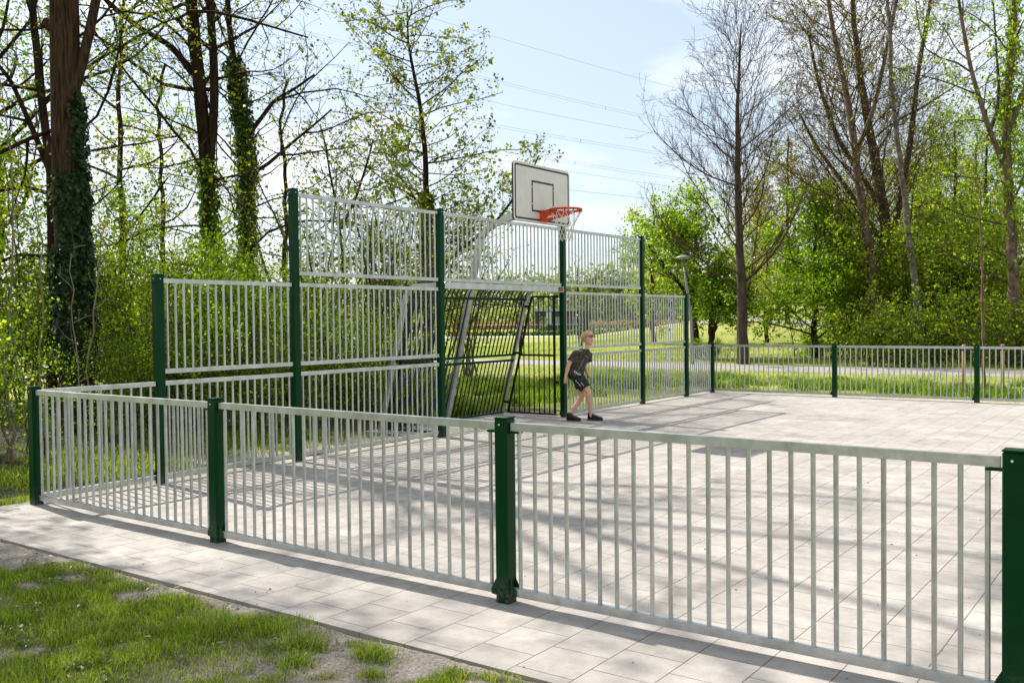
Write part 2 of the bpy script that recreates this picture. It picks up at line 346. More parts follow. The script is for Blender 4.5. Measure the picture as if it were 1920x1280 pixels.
go = mesh_np('ground', np.stack([X, Y, Z], -1).reshape(-1, 3), F, M['ground'], True); tag(go, kind='structure')

pv = MB()
pv.box(-0.17, 16.0, -0.82, 14.35, -0.06, 0.0)
pv.box(-1.36, -0.17, 5.32, 8.45, -0.06, 0.0)
tag(pv.build('paving', M['paving']), kind='structure')

def ribbon(name, pts, width, z, mat):
    V = []; n = len(pts)
    P = np.array(pts, float)
    t = np.linspace(0, n-1, n*10)
    cx = np.interp(t, range(n), P[:, 0]); cy = np.interp(t, range(n), P[:, 1])
    dx = np.gradient(cx); dy = np.gradient(cy); l = np.hypot(dx, dy); nx, ny = -dy/l, dx/l
    wv = width*(0.5+0.05*np.sin(t*5))
    a = np.stack([cx+nx*wv, cy+ny*wv], -1); b = np.stack([cx-nx*wv, cy-ny*wv], -1)
    nn = np.stack([nx, ny], -1)*0.3; a2, b2 = a+nn, b-nn      # shoulders that run down into the turf
    V = np.concatenate([np.c_[q, gz(q[:, 0], q[:, 1])+h_] for q, h_ in ((a2, -0.12), (a, z), (b, z), (b2, -0.12))])
    m = len(t); i = np.arange(m-1)
    F = np.concatenate([np.stack([i+m*(k+1), i+1+m*(k+1), i+1+m*k, i+m*k], -1) for k in range(3)])
    return mesh_np(name, V, F, mat, True)
tag(ribbon('path', [(-60, 30), (-40, 27.0), (-22, 24.8), (-11, 23.8), (-5, 23.6), (0, 23.7), (5, 24.1), (12, 25), (30, 26)], 2.3, 0.035, M['path']), kind='structure')
tag(ribbon('water', [(-75, 52), (-50, 61), (-38, 66), (-32, 72), (-27, 84)], 2.6, 0.06, M['water']), kind='structure')
tag(ribbon('field_track', [(-28, 58), (-14, 54), (-8, 52.5), (-2, 50.5), (6, 48)], 1.4, 0.05, M['path']), kind='structure')

# near lawn: soil relief and grass blades share one mask
def bare_mask(x, y):
    d = -0.82-y                                    # distance from the paving edge
    n = fbm(x*2.1, y*2.1, 11); n2 = fbm(x*7, y*7, 3)
    edge = np.clip(1-(d+0.03-0.26*(n-0.3))/0.11, 0, 1)
    patch = np.clip((fbm(x*1.5+4.2, y*1.9, 29)-0.58)*10, 0, 1)*np.clip(1.5-d*0.75, 0, 1)
    near = np.clip((x-4.15)*1.6, 0, 1)*np.clip((fbm(x*3.2, y*3.2, 8)-0.46)*7, 0, 1)
    return np.clip(np.maximum(np.maximum(edge, patch), near)+(n2-0.5)*0.5, 0, 1)*(y < -0.8)
lx = np.arange(-4, 9, 0.035); ly = np.arange(-6.0, -0.823, 0.035)
def lawn_z(x, y): return -0.024+0.02*fbm(x*1.3, y*1.3, 2)+0.022*(fbm(x*11, y*11, 6)-0.3)*bare_mask(x, y)+0.012*np.clip(1-(-0.82-y)/0.25, 0, 1)*fbm(x*4, y*4, 15)
X, Y = np.meshgrid(lx, ly); n0, n1 = X.shape; idx = np.arange(n0*n1).reshape(n0, n1)
F = np.stack([idx[:-1, :-1], idx[:-1, 1:], idx[1:, 1:], idx[1:, :-1]], -1).reshape(-1, 4)
lo = mesh_np('lawn', np.stack([X, Y, lawn_z(X, Y)], -1).reshape(-1, 3), F, M['soil'], True, attr=bare_mask(X, Y).ravel()); tag(lo, kind='structure')

def blades(name, px, py, pz, h, wdt, mat, seed, lean=0.5, label=None, cat='grass'):
    rng = np.random.default_rng(seed); n = len(px)
    a = rng.uniform(0, 2*PI, n); la = rng.uniform(0, 2*PI, n); ln = rng.uniform(0.1, 1, n)*lean
    s = np.stack([np.cos(a), np.sin(a), np.zeros(n)], -1)*(wdt[:, None] if hasattr(wdt, '__len__') else wdt)
    d = np.stack([np.cos(la), np.sin(la), np.zeros(n)], -1)*ln[:, None]*h[:, None]
    b = np.stack([px, py, pz], -1); up = np.array([0, 0, 1.0])
    m = b+d*0.35+up*h[:, None]*0.55; t = b+d+up*h[:, None]*(1-0.25*ln[:, None])
    V = np.stack([b-s, b+s, m+s*0.8, m-s*0.8, t+s*0.12, t-s*0.12], 1).reshape(-1, 3)
    i = np.arange(n)[:, None]*6
    F = np.concatenate([i+np.array([0, 1, 2, 3]), i+np.array([3, 2, 4, 5])])
    o = mesh_np(name, V, F, mat); tag(o, label, cat, kind='stuff'); return o
def floor_patch(name, x0, x1, y0, y1, mat, z=0.012, seed=4):
    ax = np.arange(x0, x1+0.001, 0.12); ay = np.arange(y0, y1+0.001, 0.12); X, Y = np.meshgrid(ax, ay)
    e = np.minimum(np.minimum(X-x0, x1-X), np.minimum(Y-y0, y1-Y)); Z = gz(X, Y)+z*np.clip(e/0.15, 0, 1)+0.05*(fbm(X*2, Y*2, seed)-0.5)*np.clip(e/0.4, 0, 1)-0.03*np.clip(1-e/0.12, 0, 1)
    n0, n1 = X.shape; idx = np.arange(n0*n1).reshape(n0, n1); F = np.stack([idx[:-1, :-1], idx[:-1, 1:], idx[1:, 1:], idx[1:, :-1]], -1).reshape(-1, 4)
    o = mesh_np(name, np.stack([X, Y, Z], -1).reshape(-1, 3), F, mat, True); tag(o, kind='structure'); return o
m_, nt_, b_, _o = new_mat('leafy_soil'); f_ = noise(nt_, 14, 8, rough=0.7)
c_ = ramp(nt_, f_, [(0.3, (0.02, 0.014, 0.008)), (0.5, (0.07, 0.05, 0.03)), (0.62, (0.06, 0.08, 0.02)), (0.75, (0.2, 0.16, 0.1))]); nt_.links.new(c_, b_.inputs['Base Color']); b_.inputs['Roughness'].default_value = 1; bump(nt_, f_, b_, 1.0, 0.05)
M['floor'] = m_
floor_patch('thicket_floor', -12, -0.55, -2.4, 9.6, M['floor'])
floor_patch('sandy_strip', -1.5, -0.2, 2.2, 5.2, simple('sandy_soil', (0.3, 0.26, 0.2), 1.0, 0, 0.35, 16, 0.6), 0.03, 9)
rng = np.random.default_rng(5)
n = 460000
bx = rng.uniform(-2.6, 6.6, n); by = -0.84-(rng.beta(1, 1.25, n))*3.1
bm = bare_mask(bx, by); cl = fbm(bx*5, by*5, 41)
keep = (rng.random(n) > bm*1.25-0.02) & (rng.random(n) < 0.35+1.3*(cl-0.25)) & (bx < 4.6-(by+0.84)*0.9+1.2)
bx, by, bm, cl = bx[keep], by[keep], bm[keep], cl[keep]
c2 = fbm(bx*9, by*9, 55); hh = rng.uniform(0.016, 0.052, len(bx))*(0.35+2.6*np.clip(c2-0.3, 0, 1)+0.4*cl)*(1-0.3*bm)
blades('lawn_grass', bx, by, lawn_z(bx, by), hh, rng.uniform(0.0010, 0.0019, len(bx)), M['g_near'], 3, 1.1, 'short sunlit lawn grass in front of the paved strip')
# coarser tussocks along the bare edge
tx, ty, th = [], [], []
for cx, cy, r, k, hm in [(4.33, -1.03, .09, 420, .10), (4.62, -1.10, .10, 520, .11), (5.02, -1.02, .085, 480, .10), (4.78, -1.28, .08, 380, .09), (5.18, -1.2, .06, 240, .07),
                         (3.55, -1.02, .10, 380, .07), (3.9, -1.22, .1, 380, .08), (0.55, -1.02, .22, 900, .13), (1.15, -1.3, .2, 600, .09), (2.2, -1.15, .12, 350, .07), (5.45, -0.98, .05, 160, .06), (0.9, -0.95, .1, 300, .1)]:
    rr = rng.normal(0, r*0.62, (k, 2))*np.array([1.25, 0.85]); tx.append(cx+rr[:, 0]); ty.append(cy+rr[:, 1]); th.append(rng.uniform(0.3, 1, k)*hm*np.exp(-(np.hypot(rr[:, 0], rr[:, 1])/r)**2*0.35))
tx, ty, th = map(np.concatenate, (tx, ty, th))
ok = ty < -0.83; tx, ty, th = tx[ok], ty[ok], th[ok]
blades('grass_tussock', tx, ty, lawn_z(tx, ty), th, np.full(len(tx), 0.0016), M['g_near'], 9, 1.3, 'coarse green grass tufts growing in the sandy strip beside the paving')
# dead leaves, straw and a few weeds in the lawn
n = 1500
dx_ = rng.uniform(-2.5, 6.2, n); dy_ = -0.84-rng.beta(1, 1.5, n)*2.6
C = np.stack([dx_, dy_, lawn_z(dx_, dy_)+rng.uniform(0.002, 0.03, n)], -1)
M['litter'] = leaf_mat('dry_leaves', [(0.09, 0.05, 0.03), (0.22, 0.15, 0.09), (0.36, 0.29, 0.19)], 0.1)
def litter(name, C, size, mat, asp, label):
    r_ = np.random.default_rng(6); n = len(C); a = r_.uniform(0, 2*PI, n); d = np.stack([np.cos(a), np.sin(a), r_.normal(0, 0.25, n)], -1); q = np.stack([-np.sin(a), np.cos(a), r_.normal(0, 0.25, n)], -1)
    sz = size*r_.lognormal(0, 0.4, n)[:, None]
    V = np.stack([C-d*sz, C+q*sz*asp, C+d*sz, C-q*sz*asp], 1).reshape(-1, 3); o = mesh_np(name, V, np.arange(n*4).reshape(n, 4), M[mat]); tag(o, label, 'leaves', kind='stuff')
litter('leaf_litter', C, 0.011, 'litter', 0.45, 'dry leaves and bits of straw lying in the lawn')
n = 5200; wc = rng.uniform(0, 1, (70, 2))*np.array([7.5, 1.9])+np.array([-2.2, -2.9]); own = rng.integers(0, 70, n); pp = wc[own]+rng.normal(0, 0.035, (n, 2)); pp = pp[pp[:, 1] < -0.9]
litter('clover', np.stack([pp[:, 0], pp[:, 1], lawn_z(pp[:, 0], pp[:, 1])+rng.uniform(0.01, 0.035, len(pp))], -1), 0.007, 'l_mid', 0.8, 'small patches of clover in the lawn')
# meadow beyond the court
n = 90000
mxx = rng.uniform(-26, 14, n); myy = rng.uniform(14.5, 46, n)
c = fbm(mxx*0.5, myy*0.5, 77)
onpath = np.abs(myy-np.interp(mxx, [-60, -40, -22, -11, -5, 0, 5, 12, 30], [30, 27, 24.8, 23.8, 23.6, 23.7, 24.1, 25, 26])) < 1.3
keep = (~onpath) & (rng.random(n) < 0.3+c)
mxx, myy, c = mxx[keep], myy[keep], c[keep]
blades('meadow_grass', mxx, myy, gz(mxx, myy)-0.01, rng.uniform(0.04, 0.13, len(mxx))*(0.5+c), np.full(len(mxx), 0.007), M['g_tall'], 13, 0.8, 'rough meadow grass beyond the court')
# tall grass strip behind the far fence and behind the goal
n = 26000
tx = np.concatenate([rng.uniform(-6, 9, n), rng.uniform(-9, -1.6, n)]); ty = np.concatenate([15.3+rng.normal(2.6, 1.1, n), rng.uniform(3, 15, n)])
c = fbm(tx*0.8, ty*0.8, 91)
keep = (c > 0.5) & (ty > np.where(tx > -1.5, 14.8, -99)) & (ty < 22); tx, ty, c = tx[keep], ty[keep], c[keep]
blades('tall_grass', tx, ty, gz(tx, ty)-0.01, rng.uniform(0.12, 0.42, len(tx))*(0.35+1.2*(c-0.4)), np.full(len(tx), 0.006), M['g_tall'], 17, 0.7, 'taller tufts of green grass and weeds behind the fences')
tus = rng.uniform(0, 1, (150, 2))*np.array([13, 5.0])+np.array([-5.5, 15.4]); own = np.repeat(np.arange(150), 170); pp = tus[own]+rng.normal(0, 0.13, (len(own), 2)); hh_ = rng.uniform(0.12, 0.30, 150)[own]*rng.uniform(0.4, 1, len(own))
blades('tall_grass', pp[:, 0], pp[:, 1], gz(pp[:, 0], pp[:, 1])-0.01, hh_, np.full(len(pp), 0.007), M['l_mid'], 18, 1.1, 'dark green tussocks and weeds in the strip beyond the far fence')
tus = rng.uniform(0, 1, (110, 2))*np.array([8, 9.0])+np.array([-9.6, 6.5]); own = np.repeat(np.arange(110), 170); pp = tus[own]+rng.normal(0, 0.14, (len(own), 2)); hh_ = rng.uniform(0.12, 0.38, 110)[own]*rng.uniform(0.4, 1, len(own))
blades('weeds', pp[:, 0], pp[:, 1], gz(pp[:, 0], pp[:, 1])-0.01, hh_, np.full(len(pp), 0.008), M['l_mid'], 20, 1.2, 'leafy weeds and nettles behind the goal', 'weeds')
# grass along the foot of the goal-end wall
n = 9000
tx = -0.18-np.abs(rng.normal(0, 0.22, n)); ty = rng.uniform(-0.8, 13.5, n)
keep = ((ty < 5.2) | (ty > 8.6)) & (fbm(tx*2, ty*2, 7) > 0.42); tx, ty = tx[keep], ty[keep]
blades('verge_grass', tx, ty, gz(tx, ty), rng.uniform(0.03, 0.09, len(tx)), np.full(len(tx), 0.003), M['g_near'], 19, 0.9, 'thin verge of grass along the foot of the goal end wall')
# left verge beside the corner post
n = 26000
tx = -0.7-np.abs(rng.normal(0, 1.8, n)); ty = rng.uniform(-2.5, 5.0, n); keep = fbm(tx*1.5, ty*1.5, 17) > 0.36; tx, ty = tx[keep], ty[keep]
blades('undergrowth', tx, ty, gz(tx, ty), rng.uniform(0.03, 0.10, len(tx)), np.full(len(tx), 0.006), M['g_near'], 23, 0.9, 'low green undergrowth in front of the left thicket', 'undergrowth')

# small stones and dead leaves on the paving
k = 500
sx = np.concatenate([rng.uniform(0.5, 8, k), rng.uniform(2, 6.2, 260)]); sy = np.concatenate([rng.uniform(-0.8, 8, k)**1.0, -0.82-rng.random(260)*0.5])
sz = np.concatenate([np.zeros(k), lawn_z(sx[k:], sy[k:])]); sr = np.clip(rng.lognormal(-5.5, 0.55, k+260), 0.0015, 0.014)
V = []; base = np.array([(1, 0, 0), (0, 1, 0), (-1, 0, 0), (0, -1, 0), (0, 0, 1), (0, 0, -0.2)])
V = (np.stack([sx, sy, sz], -1)[:, None, :]+base[None]*sr[:, None, None]*rng.uniform(0.5, 1.4, (k+260, 6, 1)))
i = np.arange(k+260)[:, None, None]*6; tri = np.array([(0, 1, 4), (1, 2, 4), (2, 3, 4), (3, 0, 4)])
o = mesh_np('grit', V.reshape(-1, 3), (i+tri[None]).reshape(-1, 3), simple('grit', (0.16, 0.12, 0.09), 0.9, 0, 0.5, 30)); tag(o, 'small dark grit and crumbs scattered over the paving', 'grit', kind='stuff')

# ------------------------------------------------------------------ fences
WY = [0.0, 1.21, 2.909, 5.393, 8.366, 10.989, 12.795, 14.019]
WH = [1, 2, 3, 3, 3, 3, 2, 1]
FX = [2.496, 5.022, 7.505]
GX = [2.504, 4.976, 7.45, 9.95]
PW = 0.042
def post(parent, x, y, h, group_face='y', bases=True, gus=()):
    org = parent.location
    b = MB(); b.box(x-PW, x+PW, y-PW, y+PW, -0.05, h+0.008, 0.006)
    p = b.build('post', M['green'], parent)
    cp = MB(); cp.box(x-PW-0.001, x+PW+0.001, y-PW-0.001, y+PW+0.001, h+0.0085, h+0.016, 0.002); cp.build('cap', M['green'], p)
    for a_, b_ in (((x-0.006, y-PW-0.004, h-0.026), (x-0.006, y-PW+0.002, h-0.026)), ((x+PW-0.002, y, h-0.03), (x+PW+0.004, y, h-0.03))):
        sw = MB(); sw.tube([a_, b_], 0.0055, 8); sw.build('screw', M['screw'], p)
    return p
def panel(parent, p, q, z0, z1, nbar=None, rh=0.043):
    """bar panel from p to q (xy), between z0 and z1"""
    p = np.array(p, float); q = np.array(q, float); Ln = np.linalg.norm(q-p); d = (q-p)/Ln
    a = p+d*0.052; b = q-d*0.052
    bars = MB(); n = nbar or max(2, int(round((Ln-0.13)/0.0945)))
    for k in range(n):
        c = p+d*(0.098+(Ln-0.196)*k/(n-1)); bars.tube([(c[0], c[1], z0+rh*0.9), (c[0], c[1], z1-rh*0.9)], 0.0112, 10, False)
    o = bars.build('panel', M['galv'], parent)
    for nm, z in (('top_rail', z1-rh/2), ('bottom_rail', z0+rh/2)):
        r = MB(); r.beam((*a, z), (*b, z), 0.034, rh); r.build(nm, M['galv'], o)
    return o
def brackets(p, x, y, d, h, low=True):
    """holding tabs of a post on the side d"""
    b = MB(); d = np.array(d, float); s = np.array([-d[1], d[0]])
    c = np.array([x, y])+d*(PW+0.03)
    e = s*0.024+np.abs(d)*0.032
    b.box(c[0]-abs(e[0]), c[0]+abs(e[0]), c[1]-abs(e[1]), c[1]+abs(e[1]), h-0.072, h-0.062); b.build('bracket', M['green'], p)
    if low:
        c0 = np.array([x, y])+d*PW
        for sg in (-1, 1):
            b = MB(); o2 = s*sg*0.024; o3 = s*sg*0.027
            P = [(c0, 0.035), (c0+d*0.04, 0.04), (c0+d*0.04, 0.07), (c0+d*0.012, 0.12), (c0, 0.14)]
            vs = [(pt[0]+o2[0], pt[1]+o2[1], z) for pt, z in P]+[(pt[0]+o3[0], pt[1]+o3[1], z) for pt, z in P]
            b.add(vs, [(0, 1, 2, 3, 4), (9, 8, 7, 6, 5)]+[(i, i+5, (i+1) % 5+5, (i+1) % 5) for i in range(5)]); b.build('gusset', M['green'], p)
LO, HI = 0.042, 0.985
# front fence
ff = thing('low_fence', (0, 0, 0), 'waist high fence of grey steel bars and green posts nearest the viewer', 'fence')
xs = [0.0]+FX+[10.02]
for i, x in enumerate(xs[:-1]):
    p = post(ff, x, 0, 1.0)
    brackets(p, x, 0, (1, 0), 1.0)
    if i: brackets(p, x, 0, (-1, 0), 1.0)
for i in range(len(xs)-1):
    panel(ff, (xs[i], 0), (xs[i+1], 0), LO, HI, 24)
# far fence
fb = thing('low_fence', (0, 14.019, 0), 'waist high grey bar fence with green posts along the far side of the court', 'fence')
def shift(o):   # children were built in world space
    for c in o.children: c.location = c.location-o.location
gxs = [0.0]+GX
for i, x in enumerate(gxs):
    if i:
        p = post(fb, x, WY[7], 1.0); brackets(p, x, WY[7], (-1, 0), 1.0)
for i in range(len(gxs)-1):
    panel(fb, (gxs[i], WY[7]), (gxs[i+1], WY[7]), LO, HI, 24)
shift(fb)
# stepped wall of bar panels at the goal end
wl = thing('ball_fence', (0, WY[3], 0), 'stepped tall barred end wall with green posts around the goal', 'fence')
for i in range(1, 8):
    p = post(wl, 0, WY[i], WH[i]); brackets(p, 0, WY[i], (0, -1), WH[i])
for i in range(7):
    tiers = min(WH[i], WH[i+1]); 
    for t in range(tiers):
        if i == 3 and t < 2: continue
        z0, z1 = [(0.045, 0.985), (1.058, 1.975), (2.06, 2.97)][t]
        panel(wl, (0, WY[i]), (0, WY[i+1]), z0, z1, None, 0.042)
shift(wl)

# ------------------------------------------------------------------ goal
GY0, GY1 = WY[3]+PW, WY[4]-PW
g = thing('goal', (0, (GY0+GY1)/2, 0), 'recessed sports goal with grey crossbar and dark barred back', 'goal')
b = MB(); b.box(-0.02, 0.052, GY0-0.0, GY1+0.0, 1.963, 2.048, 0.004); cb = b.build('crossbar', M['galv'], g)
b = MB(); b.box(0.0525, 0.056, GY1-0.155, GY1-0.03, 1.975, 2.037, 0); pl = b.build('nameplate', M['black'], cb)
b = MB(); b.box(0.0565, 0.058, GY1-0.142, GY1-0.05, 1.985, 2.005)
b.box(0.0565, 0.058, GY1-0.13, GY1-0.10, 2.008, 2.02); b.box(0.0565, 0.058, GY1-0.09, GY1-0.058, 2.008, 2.02); b.build('print', M['red'], pl)
def backx(z): return -0.66-0.275*(1.9-z)
def leg(y, w, nm='leg', top=1.9):
    b = MB(); pts = [(backx(-0.02), y, -0.02), (backx(top), y, top), (backx(top)+0.06, y, 1.965), (-0.5, y, 2.01), (-0.05, y, 2.015)]
    for i in range(len(pts)-1): b.beam(pts[i], np.array(pts[i+1])+(np.array(pts[i+1])-np.array(pts[i]))*0.01, w, 0.06 if w > .04 else .05, (0.9, 0, 0.3))
    return b.build(nm, M['galv'], g)
leg(GY0+0.02, 0.05); leg(GY1-0.02, 0.05)
def backpanel(z0, z1, hook):
    b = MB(); n = 29
    for k in range(n):
        y = GY0+0.09+(GY1-GY0-0.18)*k/(n-1)
        if abs(y-6.88) < 0.04: continue
        pts = [(backx(z0)+0.03, y, z0), (backx(z1)+0.03, y, z1)]
        if hook: pts += [(backx(1.9)+0.045, y, 1.93), (backx(1.9)+0.085, y, 1.985), (backx(1.9)+0.15, y, 2.02), (backx(1.9)+0.25, y, 2.035), (-0.03, y, 2.035)]
        b.tube(pts, 0.0112, 8)
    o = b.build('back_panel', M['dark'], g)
    for z in ((z0, z1) if not hook else (z0, z1)):
        r = MB(); r.beam((backx(z)+0.03, GY0+0.05, z), (backx(z)+0.03, GY1-0.05, z), 0.035, 0.035); r.build('rail', M['green'], o)
backpanel(0.03, 0.885, False); backpanel(0.975, 1.86, True)
def sidepanel(y, wd):
    b = MB(); zt = 1.90; zb = 0.04; x0 = -0.115
    fr = [(x0, y, zb), (x0, y, zt), (backx(zt)+0.12, y, zt), (backx(zb)+0.14, y, zb)]
    for i in range(4): b.beam(fr[i], fr[(i+1) % 4], 0.03, 0.03, (0, 1, 0))
    b.beam((x0, y, 0.97), (backx(0.97)+0.13, y, 0.97), 0.03, 0.03, (0, 1, 0))
    xx = x0-0.1
    while xx > backx(zb)+0.17:
        zz = zt if xx > backx(zt)+0.12 else zt-(backx(zt)+0.12-xx)/(backx(zt)-backx(zb)-0.02)*(zt-zb)
        b.tube([(xx, y, zb), (xx, y, zz)], 0.0105, 8); xx -= 0.098
    for z in (0.2, 1.0, 1.75): b.beam((backx(z)+0.12, y, z), (backx(z)+0.02, y, z), 0.03, 0.04)
    for z in (0.55, 1.9): b.beam((x0, y, z), (x0+0.075, y, z), 0.02, 0.04)
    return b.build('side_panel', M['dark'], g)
sidepanel(GY1-0.035, 1); sidepanel(GY0+0.035, 1)
shift(g)

# ------------------------------------------------------------------ hoop
YC = 6.88
hp = thing('basketball_hoop', (-1.2, YC, 0), 'basketball backboard with orange ring and white net on a grey gooseneck mast above the goal', 'basketball hoop')
b = MB(); b.beam((backx(-0.02), YC, -0.03), (-0.57, YC, 2.35), 0.08, 0.08, (0, 1, 0))
arc = [(-0.57, YC, 2.35), (-0.52, YC, 2.58), (-0.45, YC, 2.76), (-0.34, YC, 2.87), (-0.2, YC, 2.94), (-0.02, YC, 2.975)]
for i in range(5): b.beam(arc[i], np.array(arc[i+1])+(np.array(arc[i+1])-np.array(arc[i]))*0.04, 0.079, 0.079, (0, 1, 0))
b.build('mast', M['galv'], hp)
b = MB(); b.beam((-0.06, YC, 2.985), (0.6, YC, 3.12), 0.09, 0.09, (0, 1, 0))
b.box(0.54, 0.618, YC-0.5, YC+0.5, 3.0, 3.05); b.box(0.54, 0.618, YC-0.5, YC+0.5, 3.5, 3.55); b.box(0.54, 0.618, YC-0.04, YC+0.04, 3.05, 3.5); b.build('arm', M['galv'], hp)
BX, BW, BZ0, BZ1 = 0.645, 0.70, 2.885, 3.685
def rrect(y0, y1, z0, z1, r, k=5):
    P = []
    for cy, cz, a0 in ((y1-r, z1-r, 0), (y0+r, z1-r, PI/2), (y0+r, z0+r, PI), (y1-r, z0+r, 1.5*PI)):
        for i in range(k+1): a = a0+PI/2*i/k; P.append((cy+r*math.cos(a), cz+r*math.sin(a)))
    return P
P = rrect(YC-BW, YC+BW, BZ0, BZ1, 0.05); n = len(P)
b = MB(); b.add([(BX-0.024, y, z) for y, z in P]+[(BX, y, z) for y, z in P], [tuple(range(n-1, -1, -1)), tuple(range(n, 2*n))]+[(i, (i+1) % n, n+(i+1) % n, n+i) for i in range(n)])
bb = b.build('backboard', M['board'], hp)
def frame_line(o, i_, x0, x1, b):
    n = len(o)
    vs = [(x1, y, z) for y, z in o]+[(x1, y, z) for y, z in i_]+[(x0, y, z) for y, z in o]+[(x0, y, z) for y, z in i_]
    fs = []
    for k in range(n):
        j = (k+1) % n; fs += [(k, j, n+j, n+k), (2*n+k, 2*n+j, j, k), (n+k, n+j, 3*n+j, 3*n+k)]
    b.add(vs, fs)
b = MB(); frame_line(rrect(YC-BW+0.028, YC+BW-0.028, BZ0+0.028, BZ1-0.028, 0.035), rrect(YC-BW+0.052, YC+BW-0.052, BZ0+0.052, BZ1-0.052, 0.02), BX-0.001, BX+0.0025, b)
b.build('border_line', M['black'], bb)
b = MB()
yt0, yt1, zt0, zt1, tw = YC-0.275, YC+0.275, 3.035, 3.465, 0.026
b.box(BX-0.001, BX+0.003, yt0, yt1, zt1-tw, zt1, 0)
for y in (yt0, yt1-tw):
    for z0, z1 in ((zt0+tw+.0, zt0+0.10), (zt0+0.115, zt1-0.10), (zt1-0.09, zt1-tw)): b.box(BX-0.001, BX+0.003, y, y+tw, z0, z1, 0)
b.box(BX-0.001, BX+0.003, yt0, yt1, zt0, zt0+tw, 0)
b.build('target_square', M['black'], bb)
b = MB(); P = rrect(YC-BW-0.003, YC+BW+0.003, BZ0-0.003, BZ1+0.003, 0.053); n = len(P)
Pi = rrect(YC-BW+0.0, YC+BW-0.0, BZ0+0.0, BZ1-0.0, 0.05); frame_line(P, Pi, BX-0.028, BX-0.006, b); b.build('edge_trim', M['black'], bb)
RZ, RX, RR = 3.055, BX+0.15+0.225, 0.225
b = MB(); b.tube([(RX+RR*math.cos(a), YC+RR*math.sin(a), RZ) for a in np.linspace(0, 2*PI, 41)], 0.010, 10, False)
b.tube([(RX+(RR-0.0)*math.cos(a), YC+RR*math.sin(a), RZ-0.017) for a in np.linspace(0, 2*PI, 41)], 0.007, 8, False)
b.box(BX+0.004, BX+0.012, YC-0.085, YC+0.085, RZ-0.15, RZ+0.012)
b.box(BX+0.012, BX+0.20, YC-0.075, YC+0.075, RZ+0.001, RZ+0.007)
for s in (-1, 1):
    b.beam((BX+0.012, YC+s*0.07, RZ-0.12), (RX-0.03, YC+s*(RR-0.01), RZ-0.02), 0.006, 0.045, (0, 0, 1))
    b.beam((BX+0.012, YC+s*0.075, RZ-0.03), (RX-0.12, YC+s*(RR-0.045), RZ-0.02), 0.006, 0.05, (0, 0, 1))
rim = b.build('rim', M['orange'], hp)
for k in range(4): b = MB(); b.tube([(BX+0.012, YC+(-1, 1)[k % 2]*0.065, RZ-(0.03, 0.13)[k//2]), (BX+0.018, YC+(-1, 1)[k % 2]*0.065, RZ-(0.03, 0.13)[k//2])], 0.008, 8); b.build('bolt', M['screw'], rim)
for k in range(12): a = 2*PI*k/12; b = MB(); b.tube([(RX+RR*math.cos(a), YC+RR*math.sin(a), RZ-0.005), (RX+RR*math.cos(a), YC+RR*math.sin(a), RZ-0.042)], 0.008, 6); b.build('net_hook', M['black'], rim)
b = MB(); prof = [(RR, 0.03), (0.17, 0.12), (0.132, 0.19), (0.112, 0.25), (0.103, 0.31), (0.100, 0.37), (0.104, 0.43)]
rngn = np.random.default_rng(3)
for k in range(12):
    for s in (-1, 1):
        pts = []
        for i, (r, dz) in enumerate(prof):
            a = 2*PI*(k+s*0.5*(i % 2))/12+rngn.normal(0, 0.015); pts.append((RX+r*math.cos(a), YC+r*math.sin(a), RZ-dz))
        b.tube(pts, 0.0042, 6)
b.build('net', M['rope'], rim)
shift(hp)

# ------------------------------------------------------------------ the boy
O = np.array([0.55, 8.085, 0.0]); BR = np.array([0.809, 0.588, 0]); BT = np.array([0.588, -0.809, 0]); BU = np.array([0, 0, 1.0])
def J(px, py, t=0.0): return BR*(px-1095)/123.6+BU*(789.8-py)/123.6+BT*t
FC = (BR*0.76+BT*0.65); LC = (BR*0.65-BT*0.76)
boy = thing('person', O, 'boy in dark camouflage shirt and black shorts leaning forward beside the goal post', 'person')
def skin_mesh(name, verts, edges, rad, mat, parent, sub=2):
    me = bpy.data.meshes.new(name); me.from_pydata([tuple(v) for v in verts], edges, []); me.update()
    o = bpy.data.objects.new(name, me); COL.objects.link(o)
    md = o.modifiers.new('s', 'SKIN'); me.skin_vertices.new() if not me.skin_vertices else None
    for i, r in enumerate(rad):
        sv = me.skin_vertices[0].data[i]; rr = r if hasattr(r, '__len__') else (r, r); sv.radius = rr; sv.use_root = (i == 0)
    sb = o.modifiers.new('b', 'SUBSURF'); sb.levels = sub; sb.render_levels = sub
    dg = bpy.context.evaluated_depsgraph_get(); ev = o.evaluated_get(dg); m2 = bpy.data.meshes.new_from_object(ev)
    bpy.data.objects.remove(o)
    m2.materials.clear(); m2.materials.append(mat); m2.polygons.foreach_set('use_smooth', [True]*len(m2.polygons))
    o2 = bpy.data.objects.new(name, m2); COL.objects.link(o2); o2.parent = parent; return o2
vs, es, rs = [], [], []
def av(p, r, prev=None):
    vs.append(p); rs.append(r)
    if prev is not None: es.append((prev, len(vs)-1))
    return len(vs)-1
pel = av(J(1080, 703), .085); sp = av(J(1083, 688), .08, pel); ch = av(J(1090, 669), .082, sp); nb = av(J(1098.5, 658, .0), .045, ch)
nk = av(J(1102, 651, .02), .043, nb); hl = av(J(1103.4, 644, .015), .045, nk); hm = av(J(1103.8, 636, .01), .05, hl)
